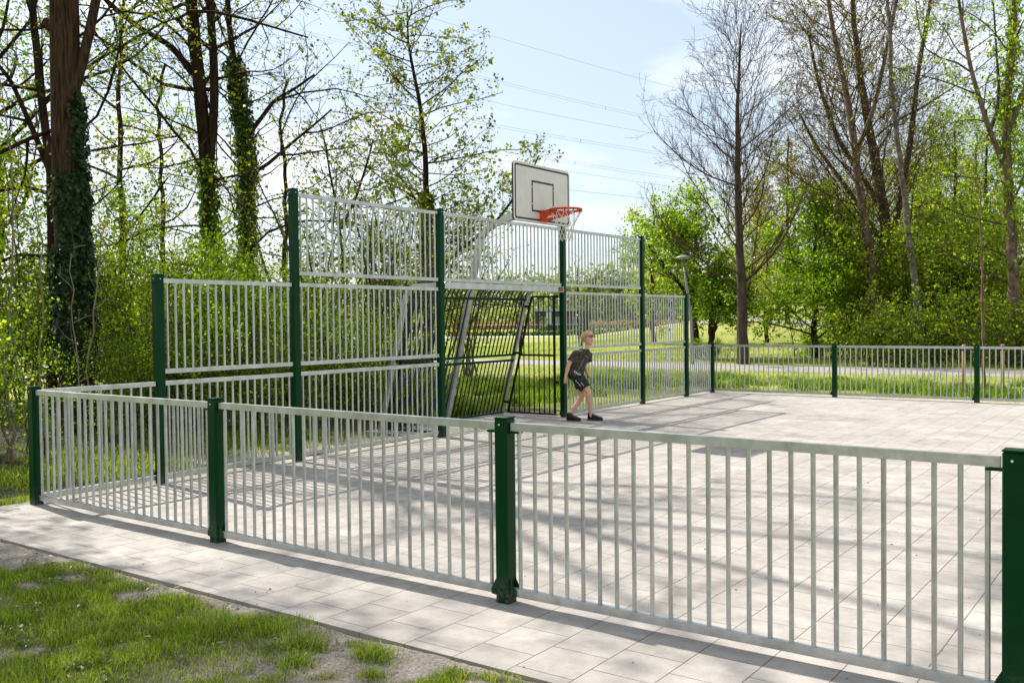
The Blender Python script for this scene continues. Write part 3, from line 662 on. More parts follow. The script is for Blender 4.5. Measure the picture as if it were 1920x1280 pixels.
def arm(sh, el, wr, pa, fdir, spread, prev, thumb):
    a = av(sh, .041, prev); b_ = av((sh+el)/2, .040, a); c_ = av(el, .035, b_); d_ = av((el+wr)/2, .032, c_); e_ = av(wr, .023, d_); f_ = av(pa, .027, e_)
    fdir = fdir/np.linalg.norm(fdir)
    for k, ln in enumerate((.055, .062, .058, .046)):
        b0 = pa+spread*(k-1.5)*0.017+fdir*0.018
        x = av(b0, .0085, f_); y = av(b0+fdir*ln*0.45, .0078, x); av(b0+fdir*ln*0.75+thumb*ln*0.45, .0068, y)
    x = av(pa+thumb*0.022-spread*0.02, .009, f_); av(pa+thumb*0.045-spread*0.02+fdir*0.03, .0078, x)
arm(J(1079, 663.5, .12), J(1065.5, 683, .15), J(1060.3, 705, .13), J(1059.3, 711.5, .12), J(1095, 795)-J(1095.5, 789), BT*0.7+BR*0.5, ch, BR*0.4-BT*0.6)
arm(J(1107, 663, -.11), J(1098.5, 689, -.12), J(1104, 704.5, -.05), J(1107, 709, -.03), J(1098, 792)-J(1095, 789.8), BT*0.9, ch, -BR*0.8+BU*0.1)
def leg_(hip, kn, cf, an, prev, heel, toe):
    a = av(hip, .076, prev); b_ = av((hip*0.45+kn*0.55), .064, a); c_ = av(kn, .05, b_); d_ = av(cf, .047, c_); e_ = av(an*0.8+cf*0.2, .031, d_); f_ = av(an, .03, e_); h = av(heel, .027, f_); av(toe, .022, h)
leg_(J(1082, 707, .06), J(1102, 735, .13), J(1103.5, 750, .09), J(1106.8, 774, .03), pel, J(1107.5, 783, .025), J(1120, 786, .06))
leg_(J(1084, 707, -.06), J(1092.5, 742, -.02), J(1085, 755.5, -.03), J(1070, 775, 0), pel, J(1068.5, 783.5, 0), J(1079, 786, .07))
body = skin_mesh('body', vs, es, rs, M['skin'], boy)
# face direction: turned up and to the picture's right
fd = BR*0.52+BT*0.80+BU*0.18; fd /= np.linalg.norm(fd); fl = np.cross(BU, fd); fl /= np.linalg.norm(fl); fu = np.cross(fd, fl)
HC = J(1103.8, 634.6, .02)
b = MB(); b.loft([(HC+fu*z+fd*o_, fl*w_, fd*d_) for z, w_, d_, o_ in ((-.118, .018, .02, .046), (-.11, .034, .036, .038), (-.09, .048, .058, .026), (-.06, .058, .074, .012), (-.03, .065, .085, .003), (.005, .069, .091, 0), (.04, .072, .094, -.004), (.07, .065, .085, -.008), (.095, .045, .06, -.01), (.108, .018, .025, -.012))], 24)
hd = b.build('head', M['skin'], boy)
bm_ = bmesh.new(); bm_.from_mesh(body.data); bm_.from_mesh(hd.data); bm_.to_mesh(body.data); bm_.free(); bpy.data.objects.remove(hd); body.data.polygons.foreach_set('use_smooth', [True]*len(body.data.polygons))
b = MB(); nn = HC+fd*0.092-fu*0.018
b.loft([(nn+fu*0.028, fl*0.006, fd*0.004), (nn+fu*0.01, fl*0.010, fd*0.012), (nn-fu*0.008, fl*0.015, fd*0.02), (nn-fu*0.016, fl*0.012, fd*0.01)], 10); b.build('nose', M['skin'], boy)
for s in (-1, 1):
    b = MB()
    e = HC+fl*s*0.070-fd*0.008-fu*0.012; b.loft([(e+fu*0.026, fl*.005, fd*.007), (e+fu*0.016+fl*s*0.006, fl*.007, fd*.014), (e, fl*.007, fd*.013), (e-fu*0.022, fl*.005, fd*.007)], 10)
    b.build('ear', M['skin'], boy)
b = MB(); mo = HC+fd*0.083-fu*0.066
b.loft([(mo-fl*0.026, fu*.002, fd*.003), (mo-fl*0.013+fd*.005, fu*.007, fd*.006), (mo+fd*.007, fu*.008, fd*.007), (mo+fl*0.013+fd*.005, fu*.007, fd*.006), (mo+fl*0.026, fu*.002, fd*.003)], 8); b.build('lips', M['lip'], boy)
b = MB(); b.loft([(mo-fl*0.016+fd*.011, fu*.001, fd*.002), (mo+fd*.014, fu*.0035, fd*.002), (mo+fl*0.016+fd*.011, fu*.001, fd*.002)], 8); b.build('teeth', M['white'], boy)
for s in (-1, 1):
    b = MB()
    e = HC+fl*s*0.029+fd*0.084+fu*0.006; b.loft([(e-fl*0.013, fu*.001, fd*.002), (e-fl*.006, fu*.006, fd*.006), (e+fl*.006, fu*.006, fd*.006), (e+fl*0.013, fu*.001, fd*.002)], 8)
    b.build('eye', M['black'], boy)
b = MB()
for s in (-1, 1):
    e = HC+fl*s*0.031+fd*0.102+fu*0.006
    b.tube([e+fl*0.025*math.cos(a)+fu*0.0165*math.copysign(abs(math.sin(a))**0.7, math.sin(a))-fd*0.004*abs(math.cos(a)) for a in np.linspace(0, 2*PI, 21)], 0.0036, 6, False)
    b.tube([HC+fl*s*0.056+fd*0.098+fu*0.012, HC+fl*s*0.073+fd*0.05+fu*0.010, HC+fl*s*0.074-fd*0.01+fu*0.002], 0.003, 6)
b.tube([HC+fl*0.008+fd*0.103+fu*0.010, HC-fl*0.008+fd*0.103+fu*0.010], 0.003, 6); b.build('glasses', M['black'], boy)
# hair: a cap of overlapping locks
rh = np.random.default_rng(8); b = MB()
capc = HC-fd*0.012+fu*0.012
b.loft([(capc+fu*z-fd*0.008*(1 if z < 0 else 0)-fd*bk, fl*r*0.089, fd*r*0.098) for z, r, bk in ((-0.06, 0.5, .045), (-0.04, 0.7, .042), (-0.015, 0.82, .036), (0.015, 0.87, .026), (0.04, 0.93, .008), (0.062, 0.9, -.002), (0.083, 0.64, 0), (0.096, 0.28, 0))], 20)
for k in range(420):
    th_ = rh.uniform(0, 2*PI); zz = rh.uniform(-0.25, 1.0); rr = math.sqrt(max(0, 1-zz*zz))
    nrm = fl*rr*math.cos(th_)+fd*rr*math.sin(th_)+fu*zz
    if nrm@fd > 0.35 and zz < 0.36: continue
    p0 = capc+fl*(nrm@fl)*0.078+fd*(nrm@fd-.12*(1-zz))*0.094+fu*(nrm@fu)*0.094
    crown = capc+fu*0.09-fd*0.03; dn = p0-crown; dn = dn-nrm*(dn@nrm); dn = dn/(np.linalg.norm(dn)+1e-6)+rh.normal(0, 0.25, 3)
    b.tube([p0-nrm*0.002, p0+dn*0.014+nrm*0.006, p0+dn*0.03+nrm*0.003-fu*0.003], [0.006, 0.0055, 0.0012], 5)
b.build('hair', M['hair'], boy)
# shirt
b = MB()
def ring(c, lw, fwid, tilt=0.0):
    ax = J(1099, 655)-J(1080, 702); ax = ax/np.linalg.norm(ax); F2 = FC-ax*(FC@ax)*0.8; F2 /= np.linalg.norm(F2)
    return (c, LC*lw, F2*fwid)
b.loft([ring(J(1078.5, 704.5), .15, .115), ring(J(1079.5, 700), .157, .122), ring(J(1082, 690), .15, .112), ring(J(1087, 676), .158, .112), ring(J(1091, 667), .17, .108), ring(J(1094, 661.5), .155, .09), ring(J(1097.2, 657.5), .095, .068), ring(J(1099, 654.6), .06, .055)], 28)
def sleeve(p, q, r0, r1, c0):
    d = (q-p)/np.linalg.norm(q-p); a = np.cross(d, FC); a /= np.linalg.norm(a); c_ = np.cross(a, d)
    b.loft([(c0, a*r0*0.8, c_*r0*1.0), (c0*0.4+p*0.6-d*0.012, a*r0*0.95, c_*r0), (p+d*0.008, a*r0, c_*r0), ((p+q)/2, a*(r0+r1)/2, c_*(r0+r1)/2), (q-d*0.01, a*r1, c_*r1), (q, a*r1*0.98, c_*r1*0.98)], 18)
sleeve(J(1081, 663, .10), J(1070.5, 678.5, .145), .066, .068, J(1090, 663, .05)); sleeve(J(1105, 663, -.10), J(1104.5, 680, -.125), .062, .062, J(1096, 663, -.03))
sh = b.build('shirt', M['camo'], boy)
b = MB(); tb = lambda *p: b.tube([J(*q) for q in p], 0.0035, 6)
tb((1094.5, 667, .085), (1097, 669, .10), (1103, 671, .09)); tb((1094.5, 667, .095), (1092.5, 677, .118), (1087.5, 688, .13), (1082, 697, .135)); tb((1094.5, 667, .085), (1093, 660, .075))
b.build('strap', simple('grey_strap', (0.3, 0.31, 0.27), 0.7), sh)
b = MB()
for k, (px, py) in enumerate([(1076.5, 697.2), (1079.5, 699), (1082.3, 700.4), (1085, 701.4), (1087.6, 702.4)]):
    t_ = .148-abs(k-1.5)*.004; b.beam(J(px-0.9, py+2.0, t_), J(px+1.3-0.12*k, py-2.2+0.35*k, t_), 0.004, 0.012, BR)
b.build('print', M['white'], sh)
# shorts
b = MB()
def cyl_ring(p, q, rs_):
    d = (q-p)/np.linalg.norm(q-p); a = np.cross(d, BT); a /= np.linalg.norm(a); c_ = np.cross(a, d)
    return [(p+(q-p)*t, a*r*1.06, c_*r) for t, r in rs_]
b.loft([(J(1079, 700), LC*.135, FC*.10), (J(1080, 706), LC*.15, FC*.118), (J(1083, 713), LC*.12, FC*.105)], 24)
b.loft(cyl_ring(J(1082, 707, .06), J(1096.5, 728.5, .11), [(-0.1, .075), (0.1, .092), (0.5, .09), (0.9, .086), (1.0, .084)]), 20)
b.loft(cyl_ring(J(1084, 707, -.06), J(1091, 729, -.03), [(-0.1, .075), (0.1, .09), (0.5, .088), (0.95, .084), (1.0, .082)]), 20)
shs = b.build('shorts', M['camo2'], boy)
b = MB(); rp_ = np.random.default_rng(4)
for k in range(9):   # unreadable white print running down the thigh
    c0 = J(1078.5+k*1.45, 713.5+k*1.75, .185-0.002*k); h_ = 0.008+0.004*rp_.random()
    b.beam(c0-BR*0.0045, c0+BR*(0.002+0.003*rp_.random()), 0.003, h_, BU)
    b.beam(c0-BR*0.003-BU*0.004, c0-BR*0.003+BU*h_, 0.003, 0.003, BR)
for k in range(4):
    c0 = J(1088.4+k*1.35, 717.6+k*1.6, .196-0.002*k); b.beam(c0-BR*0.004, c0+BR*0.004, 0.003, 0.012, BU)
b.build('print', M['white'], shs)
# shoes
def shoe(heel, dirv):
    dirv = dirv/np.linalg.norm(dirv); sd_ = np.cross(BU, dirv)
    b = MB(); L_ = 0.225
    prof = [(-0.012, .026, .0, .05), (0.0, .034, .0, .075), (0.05, .037, .0, .092), (0.09, .038, .0, .078), (0.14, .043, .0, .057), (0.19, .041, .0, .044), (0.215, .03, .0, .034), (L_, .012, .004, .024)]
    b.loft([(heel+dirv*t+BU*(0.016+(hh_)/2), sd_*w_, BU*(hh_/2)) for t, w_, _, hh_ in prof], 16)
    b.loft([(heel+dirv*0.03+BU*0.075, sd_*.034, dirv*.045), (heel+dirv*0.028+BU*0.105, sd_*.034, dirv*.042), (heel+dirv*0.024+BU*0.118, sd_*.031, dirv*.038)], 14)
    o = b.build('shoe', M['shoe'], boy)
    b = MB(); P = []
    for t, w_, _, hh_ in prof: P.append((t-0.002, w_+0.003))
    top = [heel+dirv*t+sd_*w_ for t, w_ in P]+[heel+dirv*t-sd_*w_ for t, w_ in P[::-1]]
    n = len(top); b.add([p+BU*0.0 for p in top]+[p+BU*0.024 for p in top], [tuple(range(n-1, -1, -1)), tuple(range(n, 2*n))]+[(i, (i+1) % n, n+(i+1) % n, n+i) for i in range(n)])
    b.build('sole', M['sole'], o)
hz = J(1103.2, 789.8, 0.0); hz[2] = 0; shoe(hz, BR*0.93+BT*0.34)
hz = J(1064.5, 789.8, 0.0); hz[2] = 0; shoe(hz, BR*0.80+BT*0.55)
# latch at the post under his hand
b = MB(); b.box(-0.12, -0.02, 8.366-0.07, 8.366-0.045, 0.545, 0.595); b.tube([(0.0, 8.30, 0.55), (0.05, 8.31, 0.59)], 0.02, 8)

# ------------------------------------------------------------------ vegetation
def norm(a): return a/(np.linalg.norm(a, axis=-1, keepdims=True)+1e-9)
def poly_tubes(P, R, m):
    """P (N,K,3), R (N,K) -> verts, quads"""
    Nn, K, _ = P.shape
    T = np.empty_like(P); T[:, 1:-1] = P[:, 2:]-P[:, :-2]; T[:, 0] = P[:, 1]-P[:, 0]; T[:, -1] = P[:, -1]-P[:, -2]; T = norm(T)
    T0 = norm(P[:, -1]-P[:, 0])
    ref = np.where(np.abs(T0[:, 2:3]) > 0.8, np.array([[1.0, 0.13, 0]]), np.array([[0.1, 0.05, 1.0]]))[:, None, :]
    A = norm(np.cross(T, ref)); B = np.cross(T, A)
    an = 2*PI*np.arange(m)/m
    V = P[:, :, None, :]+R[:, :, None, None]*(A[:, :, None, :]*np.cos(an)[None, None, :, None]+B[:, :, None, :]*np.sin(an)[None, None, :, None])
    idx = np.arange(Nn*K*m).reshape(Nn, K, m)
    a = idx[:, :-1]; b = idx[:, 1:]
    F = np.stack([a, np.roll(a, -1, 2), np.roll(b, -1, 2), b], -1).reshape(-1, 4)
    return V.reshape(-1, 3), F
def merge(lst):
    Vs, Fs, o = [], [], 0
    for V, F in lst: Vs.append(V); Fs.append(F+o); o += len(V)
    return np.concatenate(Vs), np.concatenate(Fs)
def resample(P, R, K):
    t = np.linspace(0, 1, K); s = np.linspace(0, 1, len(P))
    return np.stack([np.interp(t, s, P[:, i]) for i in range(3)], -1), np.interp(t, s, R)
def sprout(rng, P, R, per_m, t0, t1, ang, angv, length, lv, rad, K, wander, up, rmin=0.004, profile=None, tip=0.3, tilt=None, nmin=1, rs=False):
    """children of all parent polylines at once"""
    Ln = np.linalg.norm(np.diff(P, axis=1), axis=2).sum(1)
    cnt = np.maximum(nmin, rng.poisson(Ln*per_m*(t1-t0)))
    own = np.repeat(np.arange(len(P)), cnt); n = len(own)
    first = np.cumsum(cnt)-cnt
    k = np.arange(n)-first[own]
    t = t0+(t1-t0)*np.clip((k+rng.random(n))/cnt[own], 0, 0.999)
    Kp = P.shape[1]-1; u = t*Kp; i = np.minimum(u.astype(int), Kp-1); f = (u-i)[:, None]
    pos = P[own, i]*(1-f)+P[own, i+1]*f; tan = norm(P[own, i+1]-P[own, i]); r_at = R[own, i]*(1-f[:, 0])+R[own, i+1]*f[:, 0]
    az = k*2.399+rng.uniform(0, 6.28, len(P))[own]+rng.normal(0, 0.5, n)
    ref = np.where(np.abs(tan[:, 2:3]) > 0.9, np.array([[1.0, 0, 0]]), np.array([[0, 0, 1.0]]))
    A = norm(np.cross(tan, ref)); B = np.cross(tan, A)
    a = np.radians(ang+rng.normal(0, angv, n))[:, None]
    d = tan*np.cos(a)+(A*np.cos(az)[:, None]+B*np.sin(az)[:, None])*np.sin(a)
    lens = length*(profile(t) if profile else 1-0.45*t)*rng.lognormal(0, lv, n)
    if rs: lens = lens*np.clip(R[own, 1]/R[:, 1].max(), 0.3, 1)**0.8
    r0 = np.minimum(r_at*0.75, np.maximum(rmin, lens*rad))
    pts = [pos]; cur = pos; w_ = rng.normal(0, 1, (n, 3))
    for s in range(K):
        w_ = w_*0.5+rng.normal(0, 1, (n, 3))*0.85
        d = norm(d+w_*wander+np.array([0, 0, up])/K*2)
        cur = cur+d*(lens/K)[:, None]; pts.append(cur)
    Pc = np.stack(pts, 1); tt = np.linspace(0, 1, K+1)[None]
    Rc = np.maximum(r0[:, None]*(1-tt*(1-tip)), rmin*0.6)
    return Pc, Rc
def leaves_mesh(name, C, size, mat, rng, parent, sv=0.3, aspect=0.55, droop=0.0, flat=0.0, nrm=None):
    n = len(C)
    d = rng.normal(0, 1, (n, 3)); d[:, 2] = d[:, 2]*(1-flat)-droop; d = norm(d)
    if nrm is None:
        q = rng.normal(0, 1, (n, 3)); q[:, 2] += flat*2
        s = norm(np.cross(d, q))
    else:
        nn = norm(nrm+rng.normal(0, 0.35, (n, 3))); d = norm(d-nn*(d*nn).sum(1, keepdims=True)+nn*0.15); s = norm(np.cross(d, nn))
    sz = size*rng.lognormal(0, sv, n)[:, None]
    up_ = np.cross(s, d)
    a = C; t = C+d*sz; m1 = C+d*sz*0.45+s*sz*aspect*0.5+up_*sz*0.08; m2 = C+d*sz*0.45-s*sz*aspect*0.5+up_*sz*0.08
    V = np.stack([a, m1, t, m2], 1).reshape(-1, 3)
    F = np.arange(n*4).reshape(n, 4)
    return mesh_np(name, V, F, mat, parent=parent)
def leaf_points(rng, P, per, spread, t0=0.15):
    """points strewn along polylines"""
    n = len(P); k = rng.poisson(per, n); own = np.repeat(np.arange(n), k); m = len(own)
    t = t0+(1-t0)*rng.random(m); Kp = P.shape[1]-1; u = t*Kp; i = np.minimum(u.astype(int), Kp-1); f = (u-i)[:, None]
    return P[own, i]*(1-f)+P[own, i+1]*f+rng.normal(0, spread, (m, 3))
def trunk_px(pts, depth, w0, w1, dd=0.0, K=22, wob=0.0, seed=1, flare=1.25, ground=None):
    """polyline of picture-plane points at one distance, foot on the ground"""
    W = [at(x, y, depth+dd*i) for i, (x, y) in enumerate(pts)]
    b = W[0].copy(); b[2] = float(gz(b[0], b[1]))-0.1 if ground is None else ground; W[0] = b
    P = np.array(W); s = np.linspace(0, 1, len(P)); t = np.linspace(0, 1, K)
    seg = np.r_[0, np.cumsum(np.linalg.norm(np.diff(P, axis=0), axis=1))]; seg /= seg[-1]
    Q = np.stack([np.interp(t, seg, P[:, i]) for i in range(3)], -1)
    for _ in range(2): Q[1:-1] = 0.25*Q[:-2]+0.5*Q[1:-1]+0.25*Q[2:]
    r = np.random.default_rng(seed); 
    if wob: Q[1:-1, :] += r.normal(0, wob, (K-2, 3))*np.array([1, 1, 0.2])
    R = (w0+(w1-w0)*t)/2*depth/FPX; R[0] *= flare if ground is None else 0.6; R[1] *= 1+(flare-1)*0.3
    return Q, R
def tree(name, label, trunks, levels, leaf=None, bark_m='darkbark', branch_m=None, seed=1, group=None, cat='tree', extra=None, ivy=None, m0=10, drop_low=None):
    rng = np.random.default_rng(seed)
    base = trunks[0][0][0].copy(); base[2] = float(gz(base[0], base[1]))
    root = thing(name, base, label, cat, group)
    V, F = merge([poly_tubes(P[None]-base, R[None], m0) for P, R in trunks])
    mesh_np('trunk', V, F, M[bark_m], True, parent=root)
    parts = []; gen = None; leafP = []
    T = [resample(P, R, 22) for P, R in trunks]
    Pp = np.stack([a for a, _ in T]); Rp = np.stack([b for _, b in T])
    gens = [(Pp, Rp)]
    for li, lv in enumerate(levels):
        lv = dict(lv); sd_ = lv.pop('sides', 4); src = lv.pop('src', -1); lvs = lv.pop('leafw', 0)
        P, R = gens[src]
        Pc, Rc = sprout(rng, P, R, **lv)
        if drop_low is not None:
            k = (Pc[:, :, 2].min(1) > drop_low); Pc, Rc = Pc[k], Rc[k]
        gens.append((Pc, Rc)); parts.append(poly_tubes(Pc-base, Rc, sd_))
        if lvs: leafP.append((Pc, lvs))
    if extra:
        for P, R in extra: parts.append(poly_tubes(P[None]-base, R[None], 6))
    if parts:
        V, F = merge(parts); mesh_np('branches', V, F, M[branch_m or bark_m], True, parent=root)
    if leaf:
        for j, lf in enumerate(leaf if isinstance(leaf, list) else [leaf]):
            C = np.concatenate([leaf_points(rng, P-base, w_*lf['n'], lf.get('spread', 0.06)) for P, w_ in leafP])
            leaves_mesh('foliage', C, lf['size'], M[lf['mat']], rng, root, aspect=lf.get('aspect', 0.6), flat=lf.get('flat', 0), droop=lf.get('droop', 0))
    if ivy:
        for iv in ivy:
            P, R = trunks[iv.get('trunk', 0)]; n = iv['n']
            t = iv['t0']+(iv['t1']-iv['t0'])*rng.random(n)**iv.get('pow', 1.0); K = len(P)-1; u = t*K; i = np.minimum(u.astype(int), K-1); f = (u-i)
            c = P[i]*(1-f[:, None])+P[i+1]*f[:, None]; r = R[i]*(1-f)+R[i+1]*f
            a = rng.normal(iv.get('a', 0), iv.get('aw', 10), n); nr = np.stack([np.cos(a), np.sin(a), np.zeros(n)], -1)
            C = c+nr*(r+np.abs(rng.normal(0.02, iv.get('th', 0.04), n)))[:, None]-base
            leaves_mesh('ivy', C, iv['size'], M[iv.get('mat', 'l_ivy')], rng, root, aspect=0.9, droop=0.9, nrm=nr)
    return root
SK = int(1)
# angle (in plan) of the direction that faces the camera
AC = math.atan2(-_fw[1], -_fw[0])
# --- the big ivy-clad trunk on the left
D = 13.5
t1 = trunk_px([(146, 800), (140, 560), (130, 400), (124, 220), (120, 0), (118, -260), (110, -520)], D, 62, 44, flare=1.3, seed=2)
lim1 = trunk_px([(126, 215), (146, 150), (166, 70), (192, -60), (235, -260), (290, -480)], D, 20, 9, flare=1.0, ground=at(126, 215, D)[2])
lim3 = (np.array([[-5.0, 3.2, 7.6], [-4.0, 2.9, 8.6], [-2.8, 2.5, 9.2], [-1.5, 2.0, 9.8], [-0.2, 1.3, 10.6], [0.8, 0.7, 11.6]]), np.linspace(0.07, 0.015, 6))
lim4 = (np.array([[-5.0, 3.2, 8.6], [-4.3, 2.2, 9.6], [-3.4, 1.1, 10.6], [-2.6, 0.0, 11.6], [-1.8, -1.2, 12.8]]), np.linspace(0.06, 0.015, 5))
lim5 = (np.array([[-5.0, 3.2, 9.4], [-4.2, 3.8, 11], [-3.0, 4.3, 12.3], [-1.6, 4.9, 13.5]]), np.linspace(0.06, 0.015, 4))
lim2 = trunk_px([(120, -120), (70, -260), (10, -420), (-60, -560)], D, 24, 8, flare=1, ground=at(120, -120, D)[2])
stub = trunk_px([(112, 60), (96, 48), (84, 42)], D, 30, 20, K=5, flare=1.0, ground=at(110, 62, D)[2])
tree('ivy_tree', 'very thick brown trunk with dark ivy climbing its side, left of the fence corner', [t1, lim1, lim2, stub, lim3, lim4, lim5],
     [dict(per_m=1.6, t0=0.42, t1=1.0, ang=62, angv=14, length=3.8, lv=0.3, rad=0.010, K=7, wander=0.16, up=0.05, sides=5),
      dict(per_m=2.0, t0=0.15, t1=1.0, ang=45, angv=14, length=1.3, lv=0.35, rad=0.011, K=5, wander=0.2, up=0.05, leafw=0.5, sides=4),
      dict(per_m=3.4, t0=0.1, t1=1.0, ang=42, angv=14, length=0.5, lv=0.3, rad=0.008, K=3, wander=0.22, up=0.05, leafw=1, sides=3)],
     [dict(n=10, size=0.064, mat='l_olive', spread=0.11), dict(n=2.2, size=0.066, mat='l_yellow', spread=0.09)],
     'bark', 'darkbark', seed=11, m0=22,
     ivy=[dict(n=7000, t0=0.09, t1=0.37, a=AC+0.85, aw=0.55, th=0.028, size=0.06, pow=0.9), dict(n=3800, t0=0.10, t1=0.27, a=AC, aw=1.3, th=0.028, size=0.06, pow=0.8),
          dict(n=1800, t0=0.30, t1=0.48, a=AC+1.35, aw=0.3, th=0.04, size=0.055)])
t1 = (np.array([[-7.2, -2.2, -0.1], [-7.1, -2.1, 2], [-6.9, -1.8, 4], [-6.6, -1.5, 6.5], [-6.3, -1.3, 9], [-6.2, -1.2, 12]]), np.linspace(0.2, 0.05, 6))
tree('leafy_tree', 'tree just outside the left edge whose branches shade the lawn and the front strip', [t1],
     [dict(per_m=3.2, t0=0.38, t1=1.0, ang=58, angv=14, length=4.2, lv=0.25, rad=0.012, K=6, wander=0.16, up=0.05, sides=4),
      dict(per_m=1.5, t0=0.1, t1=1.0, ang=46, angv=13, length=1.3, lv=0.3, rad=0.01, K=4, wander=0.19, up=0.05, sides=3, leafw=1)],
     [dict(n=125, size=0.1, mat='l_olive', spread=0.28)], seed=19)
# --- the slimmer tree close behind it
D = 16.5
t1 = trunk_px([(100, 800), (100, 560), (95, 350), (80, 180), (62, 60), (58, -200), (50, -420)], D, 19, 10, wob=0.02, seed=3)
l1 = trunk_px([(97, 330), (60, 240), (20, 150), (-30, 90)], D, 12, 6, flare=1, ground=at(97, 330, D)[2])
tree('leafy_tree', 'thin dark leaning tree with yellowish leaves at the left edge, behind the thick ivy trunk', [t1, l1],
     [dict(per_m=2.1, t0=0.22, t1=1.0, ang=60, angv=14, length=3.0, lv=0.3, rad=0.011, K=6, wander=0.16, up=0.05, sides=4),
      dict(per_m=2.6, t0=0.1, t1=1.0, ang=48, angv=14, length=1.1, lv=0.3, rad=0.009, K=5, wander=0.2, up=0.0, leafw=0.6, sides=3),
      dict(per_m=3.2, t0=0.1, t1=1.0, ang=45, angv=14, length=0.45, lv=0.3, rad=0.008, K=3, wander=0.2, up=0.0, leafw=1, sides=3)],
     [dict(n=8, size=0.062, mat='l_mid', spread=0.1), dict(n=4, size=0.064, mat='l_yellow', spread=0.1)], seed=21)
# --- twin-stemmed dark tree
D = 22
a1 = trunk_px([(400, 800), (398, 560), (394, 420), (388, 300), (372, 150), (358, 0), (350, -160), (340, -300)], D, 30, 19, seed=4, wob=0.015)
a2 = trunk_px([(391, 330), (396, 270), (403, 190), (400, 90), (392, 0), (386, -160), (390, -300)], D, 18, 12, seed=5, flare=1, ground=at(391, 330, D)[2])
a3 = trunk_px([(368, 145), (320, 85), (265, 55), (205, 10), (150, -60)], D, 13, 6, seed=6, flare=1, ground=at(368, 145, D)[2])
tree('twin_stem_tree', 'dark tree forking into two upright stems, leafless low and right of the thick ivy trunk', [a1, a2, a3],
     [dict(per_m=2.6, t0=0.24, t1=1.0, ang=64, angv=16, length=4.0, lv=0.35, rad=0.010, K=8, wander=0.17, up=0.12, sides=4),
      dict(per_m=2.8, t0=0.1, t1=1.0, ang=45, angv=14, length=1.4, lv=0.35, rad=0.008, K=5, wander=0.2, up=0.06, leafw=0.4, sides=3),
      dict(per_m=3.0, t0=0.1, t1=1.0, ang=42, angv=14, length=0.6, lv=0.3, rad=0.008, K=3, wander=0.22, up=0.05, leafw=1, rmin=0.006, sides=3)],
     [dict(n=2.6, size=0.075, mat='l_olive', spread=0.08)], seed=31, m0=12,
     ivy=[dict(n=1500, t0=0.1, t1=0.42, a=AC, aw=2, th=0.05, size=0.10, mat='l_mid')])
# --- ivy covered slim tree
D = 23.5
a1 = trunk_px([(466, 800), (462, 560), (465, 420), (466, 300), (456, 220), (440, 140), (430, 60), (424, -60), (425, -250)], D, 17, 8, seed=7, wob=0.02)
a2 = trunk_px([(468, 250), (495, 215), (512, 190), (555, 165), (590, 140)], D, 9, 4, seed=8, flare=1, ground=at(468, 250, D)[2])
a3 = trunk_px([(462, 330), (500, 310), (545, 270), (600, 225), (622, 205)], D, 8, 3, seed=9, flare=1, ground=at(462, 330, D)[2])
tree('ivy_tree', 'slim ivy-covered tree just right of the dark tree with two stems', [a1, a2, a3],
     [dict(per_m=2.0, t0=0.24, t1=1.0, ang=60, angv=16, length=3.0, lv=0.35, rad=0.010, K=7, wander=0.17, up=0.15, sides=4),
      dict(per_m=2.6, t0=0.1, t1=1.0, ang=45, angv=14, length=1.2, lv=0.35, rad=0.008, K=5, wander=0.2, up=0.06, leafw=0.4, sides=3),
      dict(per_m=3.4, t0=0.1, t1=1.0, ang=42, angv=14, length=0.5, lv=0.3, rad=0.008, K=3, wander=0.22, up=0.05, leafw=1, rmin=0.006, sides=3)],
     [dict(n=2.6, size=0.075, mat='l_olive', spread=0.08)], seed=41,
     ivy=[dict(n=7500, t0=0.12, t1=0.62, a=AC, aw=3, th=0.11, size=0.085, mat='l_mid'), dict(n=2500, t0=0.35, t1=0.64, a=AC, aw=3, th=0.10, size=0.09)])
# --- conical young alder in the middle
D = 26
a1 = trunk_px([(803, 700), (802, 560), (800, 400), (799, 300), (790, 210), (776, 140), (762, 70), (764, 12)], D, 21, 3, seed=10, wob=0.012)
a2 = trunk_px([(806, 520), (850, 478), (900, 440), (935, 412), (962, 372), (985, 345), (1002, 312), (1010, 292)], D, 8, 3, seed=11, flare=1, ground=at(806, 520, D)[2])
cone = lambda t: np.clip(1.05-0.42*t, 0.2, 1.0)
tree('alder_tree', 'cone-shaped young tree with small olive leaves rising behind the middle of the end wall', [a1, a2],
     [dict(rs=True, per_m=7.6, t0=0.16, t1=0.985, ang=68, angv=10, length=2.75, lv=0.26, rad=0.0085, K=7, wander=0.13, up=0.12, profile=cone, sides=4),
      dict(per_m=4.2, t0=0.12, t1=1.0, ang=45, angv=12, length=0.7, lv=0.3, rad=0.008, K=4, wander=0.18, up=0.18, leafw=0.7, rmin=0.006, sides=3),
      dict(per_m=3.4, t0=0.1, t1=1.0, ang=45, angv=12, length=0.34, lv=0.3, rad=0.009, K=3, wander=0.18, up=0.1, leafw=1.0, rmin=0.006, sides=3)],
     [dict(n=4.6, size=0.078, mat='l_olive', spread=0.07, aspect=0.75), dict(n=1.8, size=0.085, mat='l_mid', spread=0.06)], seed=51,
     ivy=[dict(n=2600, t0=0.2, t1=0.5, a=AC, aw=3, th=0.07, size=0.09, mat='l_olive')])
